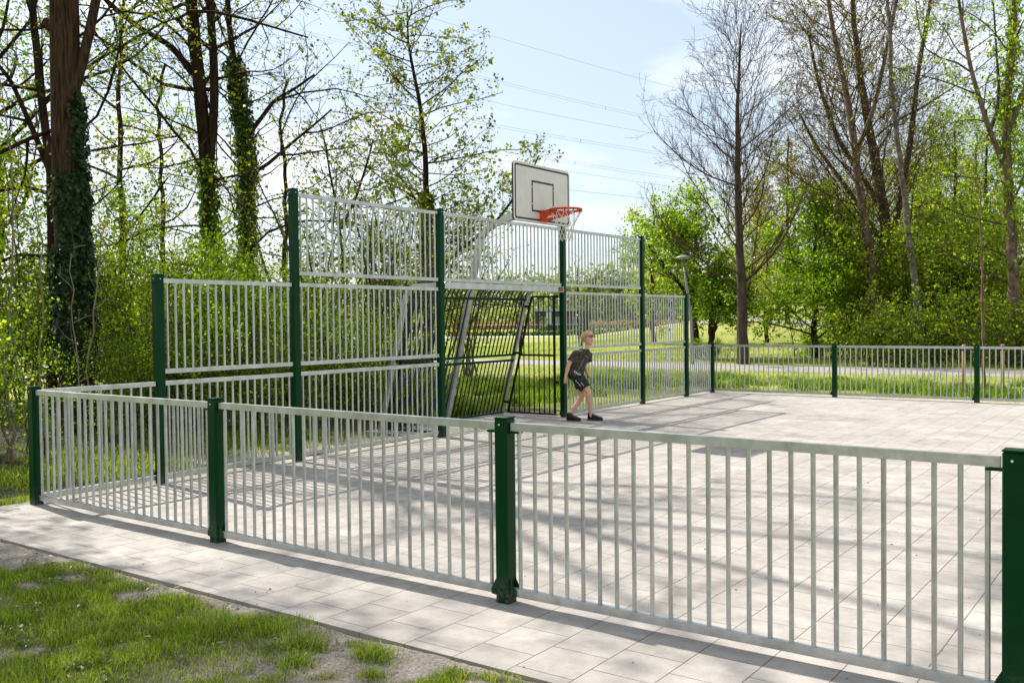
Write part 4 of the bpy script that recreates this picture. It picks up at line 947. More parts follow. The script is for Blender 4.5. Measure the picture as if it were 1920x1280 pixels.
# --- lower alder left of it
D = 24
a1 = trunk_px([(648, 700), (646, 560), (640, 440), (622, 340), (606, 270), (600, 235)], D, 9, 3, seed=12, wob=0.02)
a2 = trunk_px([(640, 430), (668, 370), (690, 300), (700, 262)], D, 6, 3, seed=13, flare=1, ground=at(640, 430, D)[2])
tree('alder_tree', 'lower spreading young tree between the highest left fence post and the cone-shaped tree', [a1, a2],
     [dict(per_m=7, t0=0.25, t1=0.98, ang=62, angv=12, length=2.1, lv=0.25, rad=0.0085, K=6, wander=0.15, up=0.3, sides=4),
      dict(per_m=3.6, t0=0.12, t1=1.0, ang=45, angv=12, length=0.7, lv=0.3, rad=0.008, K=4, wander=0.18, up=0.15, leafw=0.7, rmin=0.006, sides=3),
      dict(per_m=3.4, t0=0.1, t1=1.0, ang=45, angv=12, length=0.3, lv=0.3, rad=0.009, K=3, wander=0.18, up=0.1, leafw=1.0, rmin=0.006, sides=3)],
     [dict(n=4.2, size=0.075, mat='l_olive', spread=0.06, aspect=0.7), dict(n=2.0, size=0.07, mat='l_mid', spread=0.06)], seed=61)
# --- multi-stem bushes of thin mossy stems behind the tall panels
def stems(cx, cy, n, h, spreadb, lean, seed, r0=0.022):
    rng = np.random.default_rng(seed); out = []
    for k in range(n):
        a = rng.uniform(0, 2*PI); b0 = np.array([cx+rng.normal(0, spreadb), cy+rng.normal(0, spreadb), 0]); b0[2] = float(gz(b0[0], b0[1]))-0.05
        H = h*rng.uniform(0.7, 1.1); Lx = lean*rng.uniform(0.3, 1.2); K = 12; t = np.linspace(0, 1, K)
        P = np.stack([b0[0]+math.cos(a)*Lx*t**1.3, b0[1]+math.sin(a)*Lx*t**1.3, b0[2]+H*t], -1); P[1:] += np.cumsum(rng.normal(0, 0.035, (K-1, 3)), 0)*np.array([1, 1, 0.2])
        out.append((P, r0*rng.uniform(0.6, 1.3)*(1-0.8*t)+0.003))
    return out
def bush(label, cx, cy, n, h, lean, leafs, seed, bark_m='mossbark', per=(5, 5), ln=(0.9, 0.35), name='shrub', group=None, up=0.3, t0=0.15, spreadb=0.25, r0=0.022, cat='shrub', rmin=0.004):
    return tree(name, label, stems(cx, cy, n, h, spreadb, lean, seed, r0),
        [dict(per_m=per[0], t0=t0, t1=0.99, ang=50, angv=14, length=ln[0], lv=0.3, rad=0.009, K=5, wander=0.17, up=up, sides=4, rmin=rmin),
         dict(per_m=per[1], t0=0.1, t1=1.0, ang=45, angv=14, length=ln[1], lv=0.3, rad=0.009, K=3, wander=0.2, up=0.1, leafw=1.0, sides=3, rmin=rmin)],
        leafs, bark_m, seed=seed, m0=6, cat=cat, group=group)
def gp(px, depth): p = at(px, 600, depth); return p[0], p[1]
for k, (px, D, h, lab) in enumerate([(600, 17.5, 4.4, 'thin-stemmed bush with sparse leaves behind the leftmost of the three-tier panels'),
        (690, 18.5, 4.2, 'airy bush of crooked mossy stems behind the middle of the left three-tier panel'),
        (770, 19.5, 3.9, 'leaning mossy-stemmed bush just left of the goal, behind the three-tier panel'),
        (880, 26, 3.6, 'small twiggy bush seen over the crossbar of the goal'),
        (735, 24, 4.2, 'pale twiggy bush standing farther back, left of the goal')]):
    x, y = gp(px, D)
    bush(lab, x, y, 7, h, 1.5, [dict(n=3.4, size=0.06, mat='l_olive', spread=0.06), dict(n=2.0, size=0.055, mat='l_fresh', spread=0.07)], 100+k, per=(4.2, 4.5), ln=(1.0, 0.4), r0=0.03)

# --- dense thicket left of the court
labs = ['bushy green shrub at the far left edge beside the fence corner', 'dense green shrub behind the fence corner post', 'thick shrub at the foot of the ivy-clad trunk',
        'leafy shrub behind the lowest panel of the end wall', 'dense shrub behind the two metre post of the end wall', 'full green shrub behind the two-tier panel',
        'dense shrub right behind the leftmost three metre post', 'dark-footed shrub behind the left part of the three-tier panel', 'shrub with dark shaded foot behind the right part of the three-tier panel',
        'taller yellow-green shrub at the left edge, behind the first row', 'taller fresh green shrub between the ivy trunk and the two-stemmed tree', 'tall fresh green shrub under the two-stemmed tree',
        'tall light green shrub under the slim ivy tree', 'tall shrub behind the highest left post', 'leafy shrub low beside the goal']
pos = [(-190, 9.6, 2.3, 0), (-30, 11.0, 1.5, 0), (300, 13.0, 1.35, 1), (335, 13.2, 1.8, 1), (345, 13.6, 2.3, 0), (425, 13.6, 2.3, 1), (505, 14.6, 2.35, 0), (590, 14.9, 1.75, 1), (670, 15.6, 1.6, 0),
       (45, 16.5, 4.4, 2), (225, 17.5, 3.5, 2), (340, 19, 3.4, 3), (470, 19.5, 3.2, 3), (560, 21, 2.9, 2), (735, 16.0, 1.4, 1)]
protos = {}
for k, ((px, D, h, kind), lab) in enumerate(zip(pos, labs)):
    x, y = gp(px, D)
    if kind not in protos:
        lf = [[dict(n=7, size=0.046, mat='l_mid', spread=0.08), dict(n=11, size=0.046, mat='l_fresh', spread=0.09)],
              [dict(n=6, size=0.044, mat='l_mid', spread=0.08), dict(n=12, size=0.044, mat='l_fresh', spread=0.09)],
              [dict(n=6, size=0.062, mat='l_mid', spread=0.1), dict(n=9, size=0.062, mat='l_fresh', spread=0.1), dict(n=3, size=0.062, mat='l_yellow', spread=0.1)],
              [dict(n=13, size=0.062, mat='l_fresh', spread=0.1), dict(n=3, size=0.06, mat='l_yellow', spread=0.1)]][kind]
        hb = [2.5, 2.2, 3.8, 3.4][kind]
        o = bush(lab, x, y, [16, 15, 16, 15][kind], hb, [1.1, 1.0, 1.5, 1.4][kind], lf, 200+k, per=(7, 6), ln=(0.75, 0.32), spreadb=0.5, t0=0.08, group='shrubs of the left thicket')
        protos[kind] = (o, hb)
        s = 0.9*h/hb; o.scale = (s, s, s)
    else:
        o, hb = protos[kind]; s = 0.9*h/hb
        copy_tree(o, (x, y, float(gz(x, y))), 1.7*k+0.5, (s, s, s), lab)
# bare pale stems in front of the thicket
for k, (px, D, h, lab) in enumerate([(163, 12.2, 3.2, 'thin bare upright sapling in front of the thick ivy trunk'), (62, 12.6, 4.6, 'thin straight stem rising at the left edge of the picture'), (20, 10.6, 2.4, 'small crooked bare stem low at the left edge')]):
    x, y = gp(px, D)
    bush(lab, x, y, 2, h, 0.25, [dict(n=0.8, size=0.05, mat='l_fresh', spread=0.05)], 300+k, 'palestem', per=(2.2, 1.2), ln=(0.6, 0.3), name='sapling', t0=0.3, spreadb=0.05, r0=0.016, cat='sapling')

# --- trees standing back on the left, filling the sky with twigs and leaves
for k, (px, D, hpx, w_, lab, lm) in enumerate([(-10, 20, -350, 24, 'large leafy tree whose crown fills the upper left corner', 'l_mid'),
        (225, 30, -60, 15, 'loosely leafed tree standing back between the thick ivy trunk and the two-stemmed tree', 'l_olive'),
        (300, 36, 120, 12, 'distant fresh green tree low behind the two-stemmed tree', 'l_fresh'),
        (530, 33, 150, 11, 'distant thin tree with few leaves left of the highest post', 'l_olive')]):
    t = trunk_px([(px, 700), (px+6, 400), (px-4, 200), (px+10, hpx)], D, w_, 5, seed=70+k, wob=0.04)
    tree('leafy_tree', lab, [t],
         [dict(per_m=2.4, t0=0.16, t1=0.99, ang=58, angv=14, length=[5.5, 3.6, 3.2, 2.6][k], lv=0.25, rad=0.011, K=7, wander=0.16, up=0.15, sides=4),
          dict(per_m=2.2, t0=0.1, t1=1.0, ang=46, angv=13, length=[1.7, 1.2, 1.2, 1.0][k], lv=0.3, rad=0.008, K=5, wander=0.19, up=0.05, leafw=0.4, sides=3, rmin=0.006),
          dict(per_m=2.8, t0=0.1, t1=1.0, ang=45, angv=13, length=0.55, lv=0.3, rad=0.008, K=3, wander=0.2, up=0.0, leafw=1, sides=3, rmin=0.006)],
         [dict(n=[10, 4.5, 8, 3.5][k], size=[0.07, 0.085, 0.1, 0.085][k], mat=lm, spread=0.09), dict(n=[3, 2, 4, 1.2][k], size=0.085, mat='l_yellow', spread=0.09)], seed=80+k)

# --- the bare tree right of the wall
D = 31.5
a1 = trunk_px([(1394, 700), (1392, 600), (1389, 500), (1384, 400), (1383, 300), (1382, 200), (1387, 110), (1390, 45)], D, 22, 2.5, seed=14, wob=0.008)
up_ = lambda t: np.clip(1.1-0.85*t, 0.15, 1.1)
tree('bare_tree', 'leafless dark tree with fine upswept twigs standing alone right of the court wall', [a1],
     [dict(per_m=5.6, t0=0.2, t1=0.99, ang=52, angv=9, length=5.0, lv=0.2, rad=0.0068, K=9, wander=0.085, up=0.24, profile=up_, sides=5),
      dict(per_m=3.6, t0=0.12, t1=1.0, ang=32, angv=9, length=1.5, lv=0.3, rad=0.007, K=6, wander=0.12, up=0.2, sides=4, rmin=0.007),
      dict(per_m=4.2, t0=0.12, t1=1.0, ang=34, angv=10, length=0.62, lv=0.3, rad=0.009, K=4, wander=0.15, up=0.12, sides=3, rmin=0.0078),
      dict(per_m=3.2, t0=0.2, t1=1.0, ang=38, angv=10, length=0.26, lv=0.3, rad=0.01, K=2, wander=0.15, up=0.05, sides=3, rmin=0.007, nmin=0)],
     None, 'greybark', 'mossbark2', seed=15)
# --- light green trees between wall and bare tree
def leafy(name, label, px, D, ybase, ytop, w0, L1, lm, lsize, n, seed, per=(4.5, 3.5, 3.6), bark_m='darkbark', ang=58, t0=0.15, lean=0, up=0.25, ln=(1.0, 0.4), fork=None):
    t = trunk_px([(px, ybase), (px-4+lean*.3, ybase*0.6+ytop*0.4), (px+lean*.7, ybase*0.3+ytop*0.7), (px+lean, ytop)], D, w0, 3, seed=seed, wob=0.03)
    tr = [t]
    if fork:
        for fx, fy, tx_, ty_ in fork: tr.append(trunk_px([(fx, fy), ((fx*2+tx_)/3, (fy*2+ty_)/3-8), (tx_, ty_)], D, w0*0.55, 3, seed=seed+1, flare=1, ground=at(fx, fy, D)[2], wob=0.02))
    pr = lambda t: np.clip(1.15-0.8*t, 0.3, 1)
    return tree(name, label, tr,
        [dict(per_m=per[0], t0=t0, t1=0.99, ang=ang, angv=13, length=L1, lv=0.22, rad=0.009, K=6, wander=0.14, up=up, profile=pr, sides=4),
         dict(per_m=per[1], t0=0.1, t1=1.0, ang=45, angv=13, length=ln[0], lv=0.3, rad=0.008, K=4, wander=0.17, up=0.1, leafw=0.5, sides=3, rmin=0.006),
         dict(per_m=per[2], t0=0.1, t1=1.0, ang=45, angv=13, length=ln[1], lv=0.3, rad=0.009, K=3, wander=0.18, up=0.05, leafw=1, sides=3, rmin=0.006)],
        [dict(n=a*1.9, size=lsize, mat=m, spread=0.12) for m, a in zip(lm, n)], bark_m, seed=seed)
leafy('leafy_tree', 'light green round-crowned tree behind the lamp post and the right end of the wall', 1305, 36, 700, 375, 15, 2.7, ('l_fresh', 'l_mid'), 0.10, (5.2, 2.5), 401, t0=0.28, fork=[(1303, 560, 1240, 420), (1303, 580, 1215, 460)])
leafy('leafy_tree', 'small dense dark green tree with several low stems just left of the bare tree', 1335, 34, 700, 505, 12, 1.25, ('l_mid', 'l_fresh'), 0.09, (8, 5), 402, per=(8, 5, 4), t0=0.35, ln=(0.8, 0.35), fork=[(1335, 640, 1365, 530), (1335, 640, 1345, 540)])
leafy('leafy_tree', 'pale green feathery tree at the left of the light green group behind the three-tier wall', 1225, 52, 660, 385, 9, 2.8, ('l_pale', 'l_fresh'), 0.12, (4, 3.0), 403, t0=0.1)
# --- woods on the right
leafy('beech_tree', 'bright green dense low tree with a dark hollow underneath, right of the bare tree', 1530, 35, 700, 400, 13, 3.0, ('l_beech', 'l_fresh'), 0.10, (8, 3), 411, per=(7, 4.5, 4), t0=0.12, ang=68)
leafy('leafy_tree', 'brownish budding tree standing far back, right of the bare tree', 1478, 58, 650, 255, 9, 3.6, ('l_brown', 'l_olive'), 0.12, (2.6, 1.2), 412, t0=0.25)
leafy('leafy_tree', 'pale yellowish bushy tree low behind the bare tree', 1438, 50, 650, 470, 8, 2.2, ('l_pale', 'l_brown'), 0.12, (7, 2), 413, t0=0.05, per=(6, 4, 4))
leafy('leafy_tree', 'brown budding tree far behind the twigs of the bare tree', 1420, 70, 640, 330, 8, 4.0, ('l_brown', 'l_pale'), 0.14, (2.5, 1.5), 414, t0=0.1)
D = 33
b1 = trunk_px([(1659, 700), (1646, 600), (1632, 480), (1612, 360), (1600, 260), (1585, 160), (1560, 60), (1548, -60)], D, 21, 6, seed=16, wob=0.012)
b1b = trunk_px([(1600, 300), (1640, 200), (1665, 80), (1690, -40)], D, 9, 5, seed=17, flare=1, ground=at(1600, 300, D)[2])
tall_lv = [dict(rs=True, per_m=4.2, t0=0.2, t1=1.0, ang=44, angv=9, length=4.6, lv=0.22, rad=0.006, K=9, wander=0.09, up=0.16, sides=4),
      dict(per_m=3.2, t0=0.12, t1=1.0, ang=34, angv=10, length=1.6, lv=0.3, rad=0.007, K=6, wander=0.13, up=0.15, sides=4, rmin=0.008),
      dict(per_m=3.4, t0=0.12, t1=1.0, ang=36, angv=10, length=0.65, lv=0.3, rad=0.009, K=4, wander=0.16, up=0.1, sides=3, rmin=0.0075, leafw=0.7),
      dict(per_m=2.4, t0=0.2, t1=1.0, ang=38, angv=10, length=0.3, lv=0.3, rad=0.01, K=2, wander=0.15, up=0.05, sides=3, rmin=0.0065, nmin=0, leafw=0.5)]
tree('budding_tree', 'tall tree with pinkish grey leaning trunk and twiggy crown, leftmost in the right woods', [b1, b1b], tall_lv,
     [dict(n=2.4, size=0.065, mat='l_brown', spread=0.05), dict(n=1.2, size=0.065, mat='l_olive', spread=0.06)], 'pinkbark', 'mossbark2', seed=18)
D = 36
c1 = trunk_px([(1684, 700), (1676, 600), (1668, 500), (1658, 400), (1640, 290), (1618, 180), (1602, 60), (1596, -60)], D, 27, 7, seed=19, wob=0.012)
c2 = trunk_px([(1664, 470), (1690, 370), (1708, 260), (1722, 130), (1745, 0), (1755, -60)], D, 14, 5, seed=20, flare=1, ground=at(1664, 470, D)[2])
c3 = trunk_px([(1668, 480), (1620, 400), (1575, 335), (1530, 275), (1500, 215)], D, 13, 4, seed=22, flare=1, ground=at(1668, 480, D)[2])
c4 = trunk_px([(1660, 400), (1570, 260), (1535, 160), (1515, 60)], D, 12, 4, seed=24, flare=1, ground=at(1660, 400, D)[2])
tree('budding_tree', 'big dark many-limbed tree with spreading leafless crown in the middle of the right woods', [c1, c2, c3, c4], tall_lv,
     [dict(n=2.0, size=0.07, mat='l_brown', spread=0.05), dict(n=1.3, size=0.07, mat='l_olive', spread=0.06)], 'greybark', 'mossbark2', seed=23)
D = 31
d1 = trunk_px([(1732, 700), (1722, 600), (1708, 470), (1698, 380), (1684, 280), (1672, 180), (1668, 60), (1660, -60)], D, 14, 6, seed=26, wob=0.012)
tree('birch_tree', 'slender birch with pale mottled trunk right of the many-limbed tree', [d1],
     [dict(per_m=1.8, t0=0.3, t1=1.0, ang=48, angv=10, length=2.6, lv=0.25, rad=0.007, K=7, wander=0.12, up=0.2, sides=4),
      dict(per_m=2.5, t0=0.12, t1=1.0, ang=38, angv=10, length=0.9, lv=0.3, rad=0.007, K=4, wander=0.16, up=-0.05, sides=3, rmin=0.006, leafw=1)],
     [dict(n=0.8, size=0.06, mat='l_olive', spread=0.05)], 'birch', 'greybark', seed=27)
D = 28
e1 = trunk_px([(1912, 710), (1904, 600), (1898, 480), (1892, 360), (1886, 260), (1890, 160), (1902, 60), (1906, -80)], D, 24, 9, seed=28, wob=0.02)
e2 = trunk_px([(1890, 330), (1850, 230), (1820, 130), (1800, 20), (1790, -60)], D, 11, 5, seed=29, flare=1, ground=at(1890, 330, D)[2])
e3 = trunk_px([(1888, 250), (1925, 160), (1960, 60)], D, 14, 7, seed=30, flare=1, ground=at(1888, 250, D)[2])
tree('leafy_tree', 'tall tree with greyish trunk and fresh green leaves at the right edge', [e1, e2, e3],
     [dict(per_m=2.8, t0=0.2, t1=1.0, ang=55, angv=13, length=2.8, lv=0.3, rad=0.009, K=7, wander=0.15, up=0.15, sides=4),
      dict(per_m=2.8, t0=0.1, t1=1.0, ang=45, angv=12, length=0.95, lv=0.3, rad=0.008, K=4, wander=0.18, up=0.05, leafw=0.5, sides=3, rmin=0.006),
      dict(per_m=3.2, t0=0.1, t1=1.0, ang=45, angv=12, length=0.4, lv=0.3, rad=0.009, K=3, wander=0.18, up=0.05, leafw=1, sides=3, rmin=0.006)],
     [dict(n=7, size=0.085, mat='l_fresh', spread=0.1), dict(n=3, size=0.08, mat='l_olive', spread=0.1)], 'pinkbark', 'greybark', seed=33,
     ivy=[dict(n=1500, t0=0.35, t1=1.0, a=AC, aw=3, th=0.12, size=0.09, mat='l_fresh')])
for k, (px, D, y1, w_, L1, lm, n_, lab) in enumerate([
        (1790, 40, 235, 14, 3.0, ('l_olive', 'l_fresh'), (3.4, 2.0), 'olive green tree behind the birch, its top below the twigs'),
        (1850, 44, 205, 12, 3.0, ('l_olive', 'l_fresh'), (3.5, 2), 'hazy olive tree behind the tall tree at the right edge'),
        (1700, 47, 330, 12, 3.2, ('l_olive', 'l_fresh'), (4, 3), 'broad olive tree farther back behind the many-limbed tree'),
        (1612, 43, 400, 12, 2.8, ('l_olive', 'l_fresh'), (4, 2), 'dull green tree between the bright beech and the pinkish trunk'),
        (1745, 52, 215, 12, 3.6, ('l_olive', 'l_pale'), (4, 2), 'soft yellow-green tree far back right of the birch'),
        (1830, 55, 250, 12, 3.6, ('l_pale', 'l_olive'), (3, 3), 'soft pale green tree far back left of the tree at the right edge'),
        (1655, 56, 300, 12, 3.4, ('l_olive', 'l_brown'), (4, 2), 'soft brownish green tree far back behind the pinkish trunk'),
        (1570, 50, 345, 11, 2.6, ('l_fresh', 'l_olive'), (4, 3), 'fresh green tree far back above the bright beech'),
        (1960, 36, 120, 14, 3.2, ('l_fresh', 'l_mid'), (4, 2), 'leafy tree just beyond the right edge of the picture')]):
    leafy('leafy_tree', lab, px, D, 690, y1, w_, L1, lm, 0.10, n_, 420+k, t0=0.1, per=(4.6, 3.6, 3.6))
# understorey along the path on the right
ulabs = ['round green shrub beside the path, below the bright beech', 'green shrub beside the path under the pinkish leaning trunk', 'green shrub beside the path under the birch',
         'green shrub beside the path left of the staked sapling', 'green shrub beside the path behind the staked sapling', 'green shrub beside the path at the right edge',
         'taller shrub behind the pinkish leaning trunk', 'taller shrub behind the birch', 'taller shrub behind the staked sapling', 'taller shrub at the right edge', 'low shrub under the dense dark tree beside the bare tree', 'tall shrub farther back under the many-limbed tree', 'tall shrub farther back behind the birch', 'broad shrub right of the bright beech']
upos = [(1560, 34.5, 1.1, 1), (1635, 29.8, 1.75, 0), (1708, 30.5, 1.2, 1), (1765, 28.8, 2.1, 0), (1838, 29.5, 1.3, 1), (1905, 27.8, 2.3, 0),
        (1665, 34, 3.6, 3), (1745, 33, 4.2, 2), (1820, 33, 4.6, 3), (1895, 32, 4.8, 2), (1322, 34.5, 0.8, 1), (1690, 39, 5.0, 2), (1790, 38, 5.6, 3), (1615, 36, 3.4, 3)]
pr2 = {}
for k, ((px, D, h, kind), lab) in enumerate(zip(upos, ulabs)):
    x, y = gp(px, D)
    if kind not in pr2:
        lf = [[dict(n=4, size=0.07, mat='l_mid', spread=0.09), dict(n=4, size=0.07, mat='l_olive', spread=0.09), dict(n=4, size=0.07, mat='l_fresh', spread=0.09)],
              [dict(n=3, size=0.075, mat='l_mid', spread=0.09), dict(n=8, size=0.075, mat='l_fresh', spread=0.09)],
              [dict(n=2, size=0.09, mat='l_mid', spread=0.12), dict(n=6, size=0.09, mat='l_olive', spread=0.12), dict(n=6, size=0.1, mat='l_fresh', spread=0.12)],
              [dict(n=2, size=0.09, mat='l_mid', spread=0.12), dict(n=8, size=0.09, mat='l_fresh', spread=0.12), dict(n=2, size=0.1, mat='l_olive', spread=0.12)]][kind]
        hb = [1.6, 1.6, 4.4, 4.4][kind]
        o = bush(lab, x, y, [14, 14, 16, 16][kind], hb, [1.0, 1.0, 1.7, 1.7][kind], lf, 500+k, per=(6, 5), ln=([0.6, 0.6, 1.0, 1.0][kind], [0.28, 0.28, 0.4, 0.4][kind]), spreadb=[0.5, 0.5, 0.8, 0.8][kind], t0=0.05, group='shrubs below the woods on the right')
        pr2[kind] = (o, hb); s = h/hb; o.scale = (s, s, s)
    else:
        o, hb = pr2[kind]; s = h/hb; copy_tree(o, (x, y, float(gz(x, y))), 1.3*k, (s, s, s), lab)

# --- distant belts of pale foliage
def belt(name, label, x0, y0, x1, y1, depth, h, n, size, mat, seed):
    rng = np.random.default_rng(seed); t = rng.random(n); s = rng.normal(0, depth, n)
    hh = h*(0.35+0.9*fbm(t*14, s*0.15+3, seed)+0.3*fbm(t*45, s*0.8, seed)); z = hh*rng.random(n)**0.7
    C = np.stack([x0+(x1-x0)*t+s, y0+(y1-y0)*t+s*0.4, z], -1); C[:, 2] += gz(C[:, 0], C[:, 1])*0.8
    o = leaves_mesh(name, C, size, M[mat], rng, None, aspect=0.7); tag(o, label, 'woodland', kind='stuff'); return o
belt('woodland', 'far belt of pale budding trees beyond the fields', -330, 150, -60, 260, 8, 13, 26000, 1.1, 'l_far', 1)
belt('woodland', 'far belt of pale budding trees right of the fields', -75, 130, 40, 160, 7, 9, 22000, 0.8, 'l_far', 2)
belt('hedgerow', 'low pale green hedge line beyond the meadow behind the goal', -150, 75, -45, 150, 3, 3.4, 20000, 0.4, 'l_pale', 3)
o = belt('reeds', 'strip of reddish dry reeds beyond the field', -170, 95, -38, 128, 3.5, 1.0, 20000, 0.35, 'g_reed', 4); o['category'] = 'reeds'
belt('ditch_plants', 'dark green plants along the far bank of the ditch', -50, 63.8, -29, 76, 0.7, 0.5, 2600, 0.22, 'l_mid', 5)['category'] = 'plants'

# ------------------------------------------------------------------ small things beyond the court
x, y = at(1843, 640, 18.9)[:2]; z0 = float(gz(x, y))
sp_ = thing('sapling', (x, y, z0), 'young straight tree with thin pinkish trunk between two wooden stakes', 'sapling')
Pq, Rq = trunk_px([(1845, 735), (1844, 650), (1842, 560), (1841, 480), (1838, 410), (1839, 340)], 18.9, 7, 1.5, seed=35, wob=0.006, flare=1.1)
V, F = poly_tubes(Pq[None]-np.array([x, y, z0]), Rq[None], 8); mesh_np('trunk', V, F, M['pinkbark'], True, parent=sp_)
rg = np.random.default_rng(77)
Pc, Rc = sprout(rg, Pq[None], Rq[None], 5, 0.45, 1.0, 42, 8, 0.7, 0.3, 0.007, 5, 0.1, 0.2)
Pd, Rd = sprout(rg, Pc, Rc, 6, 0.2, 1.0, 42, 8, 0.2, 0.3, 0.008, 3, 0.1, 0.2)
V, F = merge([poly_tubes(Pc-np.array([x, y, z0]), Rc, 4), poly_tubes(Pd-np.array([x, y, z0]), Rd, 3)]); mesh_np('branches', V, F, M['greybark'], True, parent=sp_)
leaves_mesh('foliage', leaf_points(rg, Pd-np.array([x, y, z0]), 1.6, 0.03), 0.045, M['l_fresh'], rg, sp_)
for px, lab in ((1807, 'left'), (1880, 'right')):
    x2, y2 = at(px, 640, 18.7)[:2]; z2 = float(gz(x2, y2)); b = MB((x2, y2, z2)); b.tube([(x2, y2, z2-0.1), (x2, y2, 0.93), (x2, y2, 0.95)], [0.036, 0.036, 0.028], 10)
    o = b.build('stake', M['wood'], None, (x2, y2, z2)); tag(o, lab+' one of the two wooden stakes holding the young straight tree', 'stake', 'stakes of the young tree')
p = at(1803, 640, 18.62); q = at(1884, 640, 18.62); b = MB((p[0], p[1], 0.85)); b.beam((p[0], p[1], 0.87), (q[0], q[1], 0.87), 0.02, 0.09)
o = b.build('tree_tie', M['black'], None, (p[0], p[1], 0.85)); tag(o, 'dark strap board spanning the two wooden stakes', 'tree tie')
# lamp post
D = 31
p0 = at(1299, 640, D); zb = float(gz(p0[0], p0[1])); top = at(1281, 486, D)
lp = thing('lamp_post', (p0[0], p0[1], zb), 'slightly leaning grey lamp post with flat round head at the right end of the wall', 'lamp post')
b = MB((p0[0], p0[1], zb)); b.tube([(p0[0], p0[1], zb-0.1), at(1296, 600, D), at(1288, 540, D), top], [0.055, 0.05, 0.04, 0.032], 12); b.build('pole', M['pipe'], lp)
b = MB((p0[0], p0[1], zb)); U = _r; W_ = np.array([_fw[0], _fw[1], 0])
b.loft([(top+BU*0.0, U*.08, W_*.08), (top+BU*0.03, U*.26, W_*.26), (top+BU*0.055, U*.27, W_*.27), (top+BU*0.09, U*.2, W_*.2), (top+BU*0.14, U*.05, W_*.05)], 20); b.build('lamp_head', M['lampglass'], lp)
# shed far across the field
p = at(1052, 597, 95); hx, hy = p[0], p[1]; hz_ = float(gz(hx, hy)); ht = thing('shed', (hx, hy, hz_), 'long dark shed with pale flat roof edge far across the field', 'shed')
ht.rotation_euler = (0, 0, -YAW)
def lb(name, mat, parent, *bx, bev=0.0): b = MB(); b.box(*bx, bev); return b.build(name, mat, parent)
lb('wall', M['hutwall'], ht, -2.6, 2.6, 0, 2.5, -0.2, 2.35); rf = lb('roof', M['hutroof'], ht, -2.9, 2.9, -0.3, 2.8, 2.353, 2.6)
for xx in (-2.1, -0.7, 1.3): lb('window', M['pipe'], ht, xx, xx+0.7, -0.03, 0.0-0.003, 0.9, 1.8)
lb('door', simple('dark_red_door', (0.09, 0.03, 0.03), 0.6), ht, 0.3, 1.05, -0.04, -0.003, 0, 1.95)
# pale blue board in the field
p = at(1029, 600, 74); b = MB((p[0], p[1], 0)); z0 = float(gz(p[0], p[1]))
b.beam((p[0], p[1], z0-0.1), (p[0], p[1], z0+1.0), 0.06, 0.06, (1, 0, 0)); b.beam((p[0]-.2*_r[0], p[1]-.2*_r[1], z0+1.5), (p[0]+.2*_r[0], p[1]+.2*_r[1], z0+1.5), 0.05, 1.0)
o = b.build('notice_board', simple('pale_blue_board', (0.45, 0.5, 0.62), 0.5), None, (p[0], p[1], 0)); tag(o, 'small pale blue board on a post in front of the far shed', 'board')
# wooden rail fence in the meadow
pa = at(1085, 608, 92); pb = at(1165, 608, 88); z0 = float(gz(pa[0], pa[1]))
rfn = thing('rail_fence', (pa[0], pa[1], z0), 'low weathered wooden rail fence far out in the meadow behind the wall', 'fence')
for k in range(5):
    c = pa+(pb-pa)*k/4-pa; b = MB(); zz = float(gz(pa[0]+c[0], pa[1]+c[1]))-z0; b.box(c[0]-.06, c[0]+.06, c[1]-.06, c[1]+.06, zz-0.1, zz+0.85); b.build('post', M['greywood'], rfn)
for z in (0.38, 0.72):
    b = MB(); b.beam((0, 0.08, z), (pb[0]-pa[0], pb[1]-pa[1]+0.08, z), 0.05, 0.11); b.build('rail', M['greywood'], rfn)
# wire fence across the field: thin posts and wires
pa = at(850, 612, 92); pb = at(1160, 606, 90); z0 = float(gz(pa[0], pa[1]))
wf = thing('wire_fence', (pa[0], pa[1], z0), 'long thin wire fence on slim posts crossing the field', 'fence')
for k in range(12):
    c = (pb-pa)*k/11; b = MB(); zz = float(gz(pa[0]+c[0], pa[1]+c[1]))-z0; b.tube([(c[0], c[1], zz-.1), (c[0], c[1], zz+1.2)], .045, 6); b.build('post', M['greywood'], wf)
b = MB()
for z in (0.5, 1.1): b.tube([(0, 0, z), ((pb-pa)[0], (pb-pa)[1], z)], 0.018, 4)
b.build('wire', M['wire'], wf)
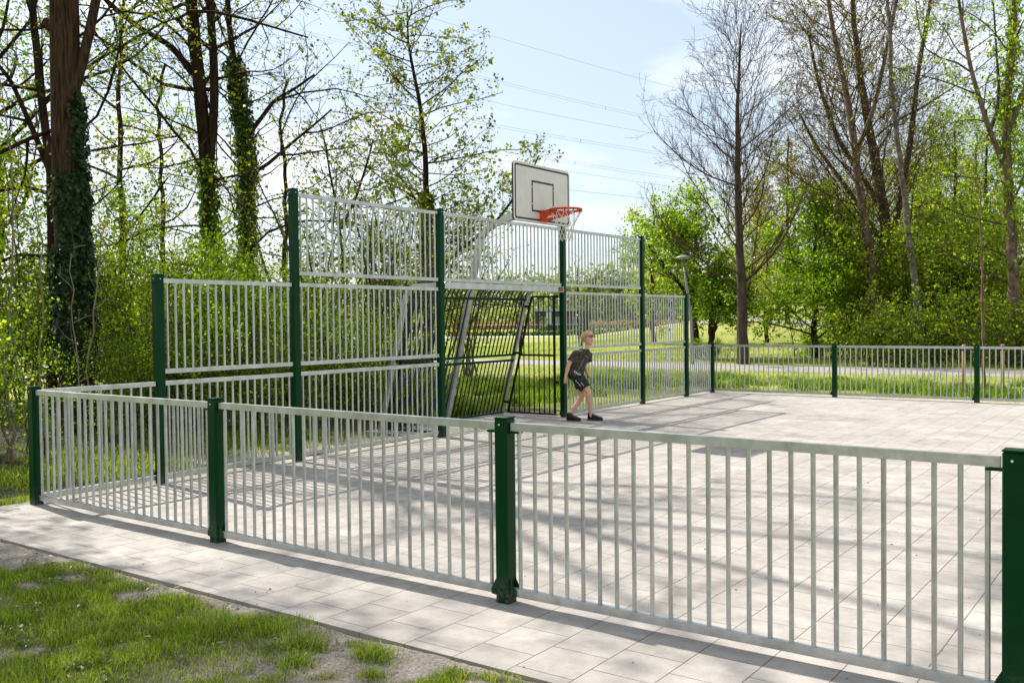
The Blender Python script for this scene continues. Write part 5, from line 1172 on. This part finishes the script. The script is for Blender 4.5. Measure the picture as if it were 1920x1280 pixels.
# a few small trees in the meadow
for k, (px, D, h, lab) in enumerate([(975, 42, 4.2, 'small bare young tree in the meadow, seen through the back of the goal'), (1087, 40, 4.4, 'small bare forked tree in the meadow behind the boy'), (1100, 66, 4.0, 'dark bushy little tree in the middle distance behind the wall')]):
    x, y = gp(px, D)
    bush(lab, x, y, 3 if k < 2 else 8, h, 0.7, [dict(n=0.6 if k < 2 else 5, size=0.07 if k < 2 else 0.13, mat='l_pale' if k < 2 else 'l_mid', spread=0.06)], 600+k, 'darkbark', per=(3, 3), ln=(0.9, 0.35), name='small_tree', t0=0.35, spreadb=0.06, r0=0.045, cat='tree', rmin=0.008)
# power lines
wires = [([(600, -28), (695, 0), (830, 41), (1010, 93), (1180, 143), (1420, 205), (1600, 246)], 0, 'highest single cable crossing the sky'),
         ([(420, 18), (600, 66), (860, 133), (1105, 194), (1225, 220), (1500, 272)], 1, 'upper pair of cables crossing the sky behind the alder top'),
         ([(600, 118), (850, 172), (949, 198), (1177, 243), (1500, 295)], 0, 'faint cable just under the upper pair'),
         ([(500, 145), (750, 198), (937, 236), (1177, 277), (1500, 322)], 1, 'middle pair of cables level with the backboard top'),
         ([(500, 190), (700, 232), (866, 264), (1040, 297), (1177, 320), (1500, 365)], 1, 'pair of cables passing behind the backboard top'),
         ([(600, 250), (780, 276), (915, 297), (1177, 339), (1500, 382)], 0, 'single cable passing behind the backboard below the pair'),
         ([(700, 305), (900, 334), (1072, 357), (1177, 368), (1500, 400)], 0, 'lowest cable, passing just above the ring')]
for pts, pair, lab in wires:
    W = [at(px, py, 120+i*4) for i, (px, py) in enumerate(pts)]; org = W[0]
    th_ = thing('power_line', org, 'thin grey power line, '+lab, 'power line')
    for s in range(1+pair):
        b = MB(org); Q = np.array(W)+np.array([0, 0, -0.33])*s; t = np.linspace(0, 1, 30); sg = np.linspace(0, 1, len(Q))
        Q = np.stack([np.interp(t, sg, Q[:, i]) for i in range(3)], -1)
        for _ in range(6): Q[1:-1] = .25*Q[:-2]+.5*Q[1:-1]+.25*Q[2:]
        b.tube(list(Q), 0.026 if pair == 0 else 0.022, 5); b.build('wire', M['wire'], th_)
    if pair:
        b = MB(org); c = Q[19]; b.beam(c+BU*0.38, c-BU*0.05, 0.07, 0.07, (1, 0, 0)); b.build('spacer', M['wire'], th_)
print('verts', sum(len(m.vertices) for m in bpy.data.meshes), 'objects', len(bpy.data.objects))
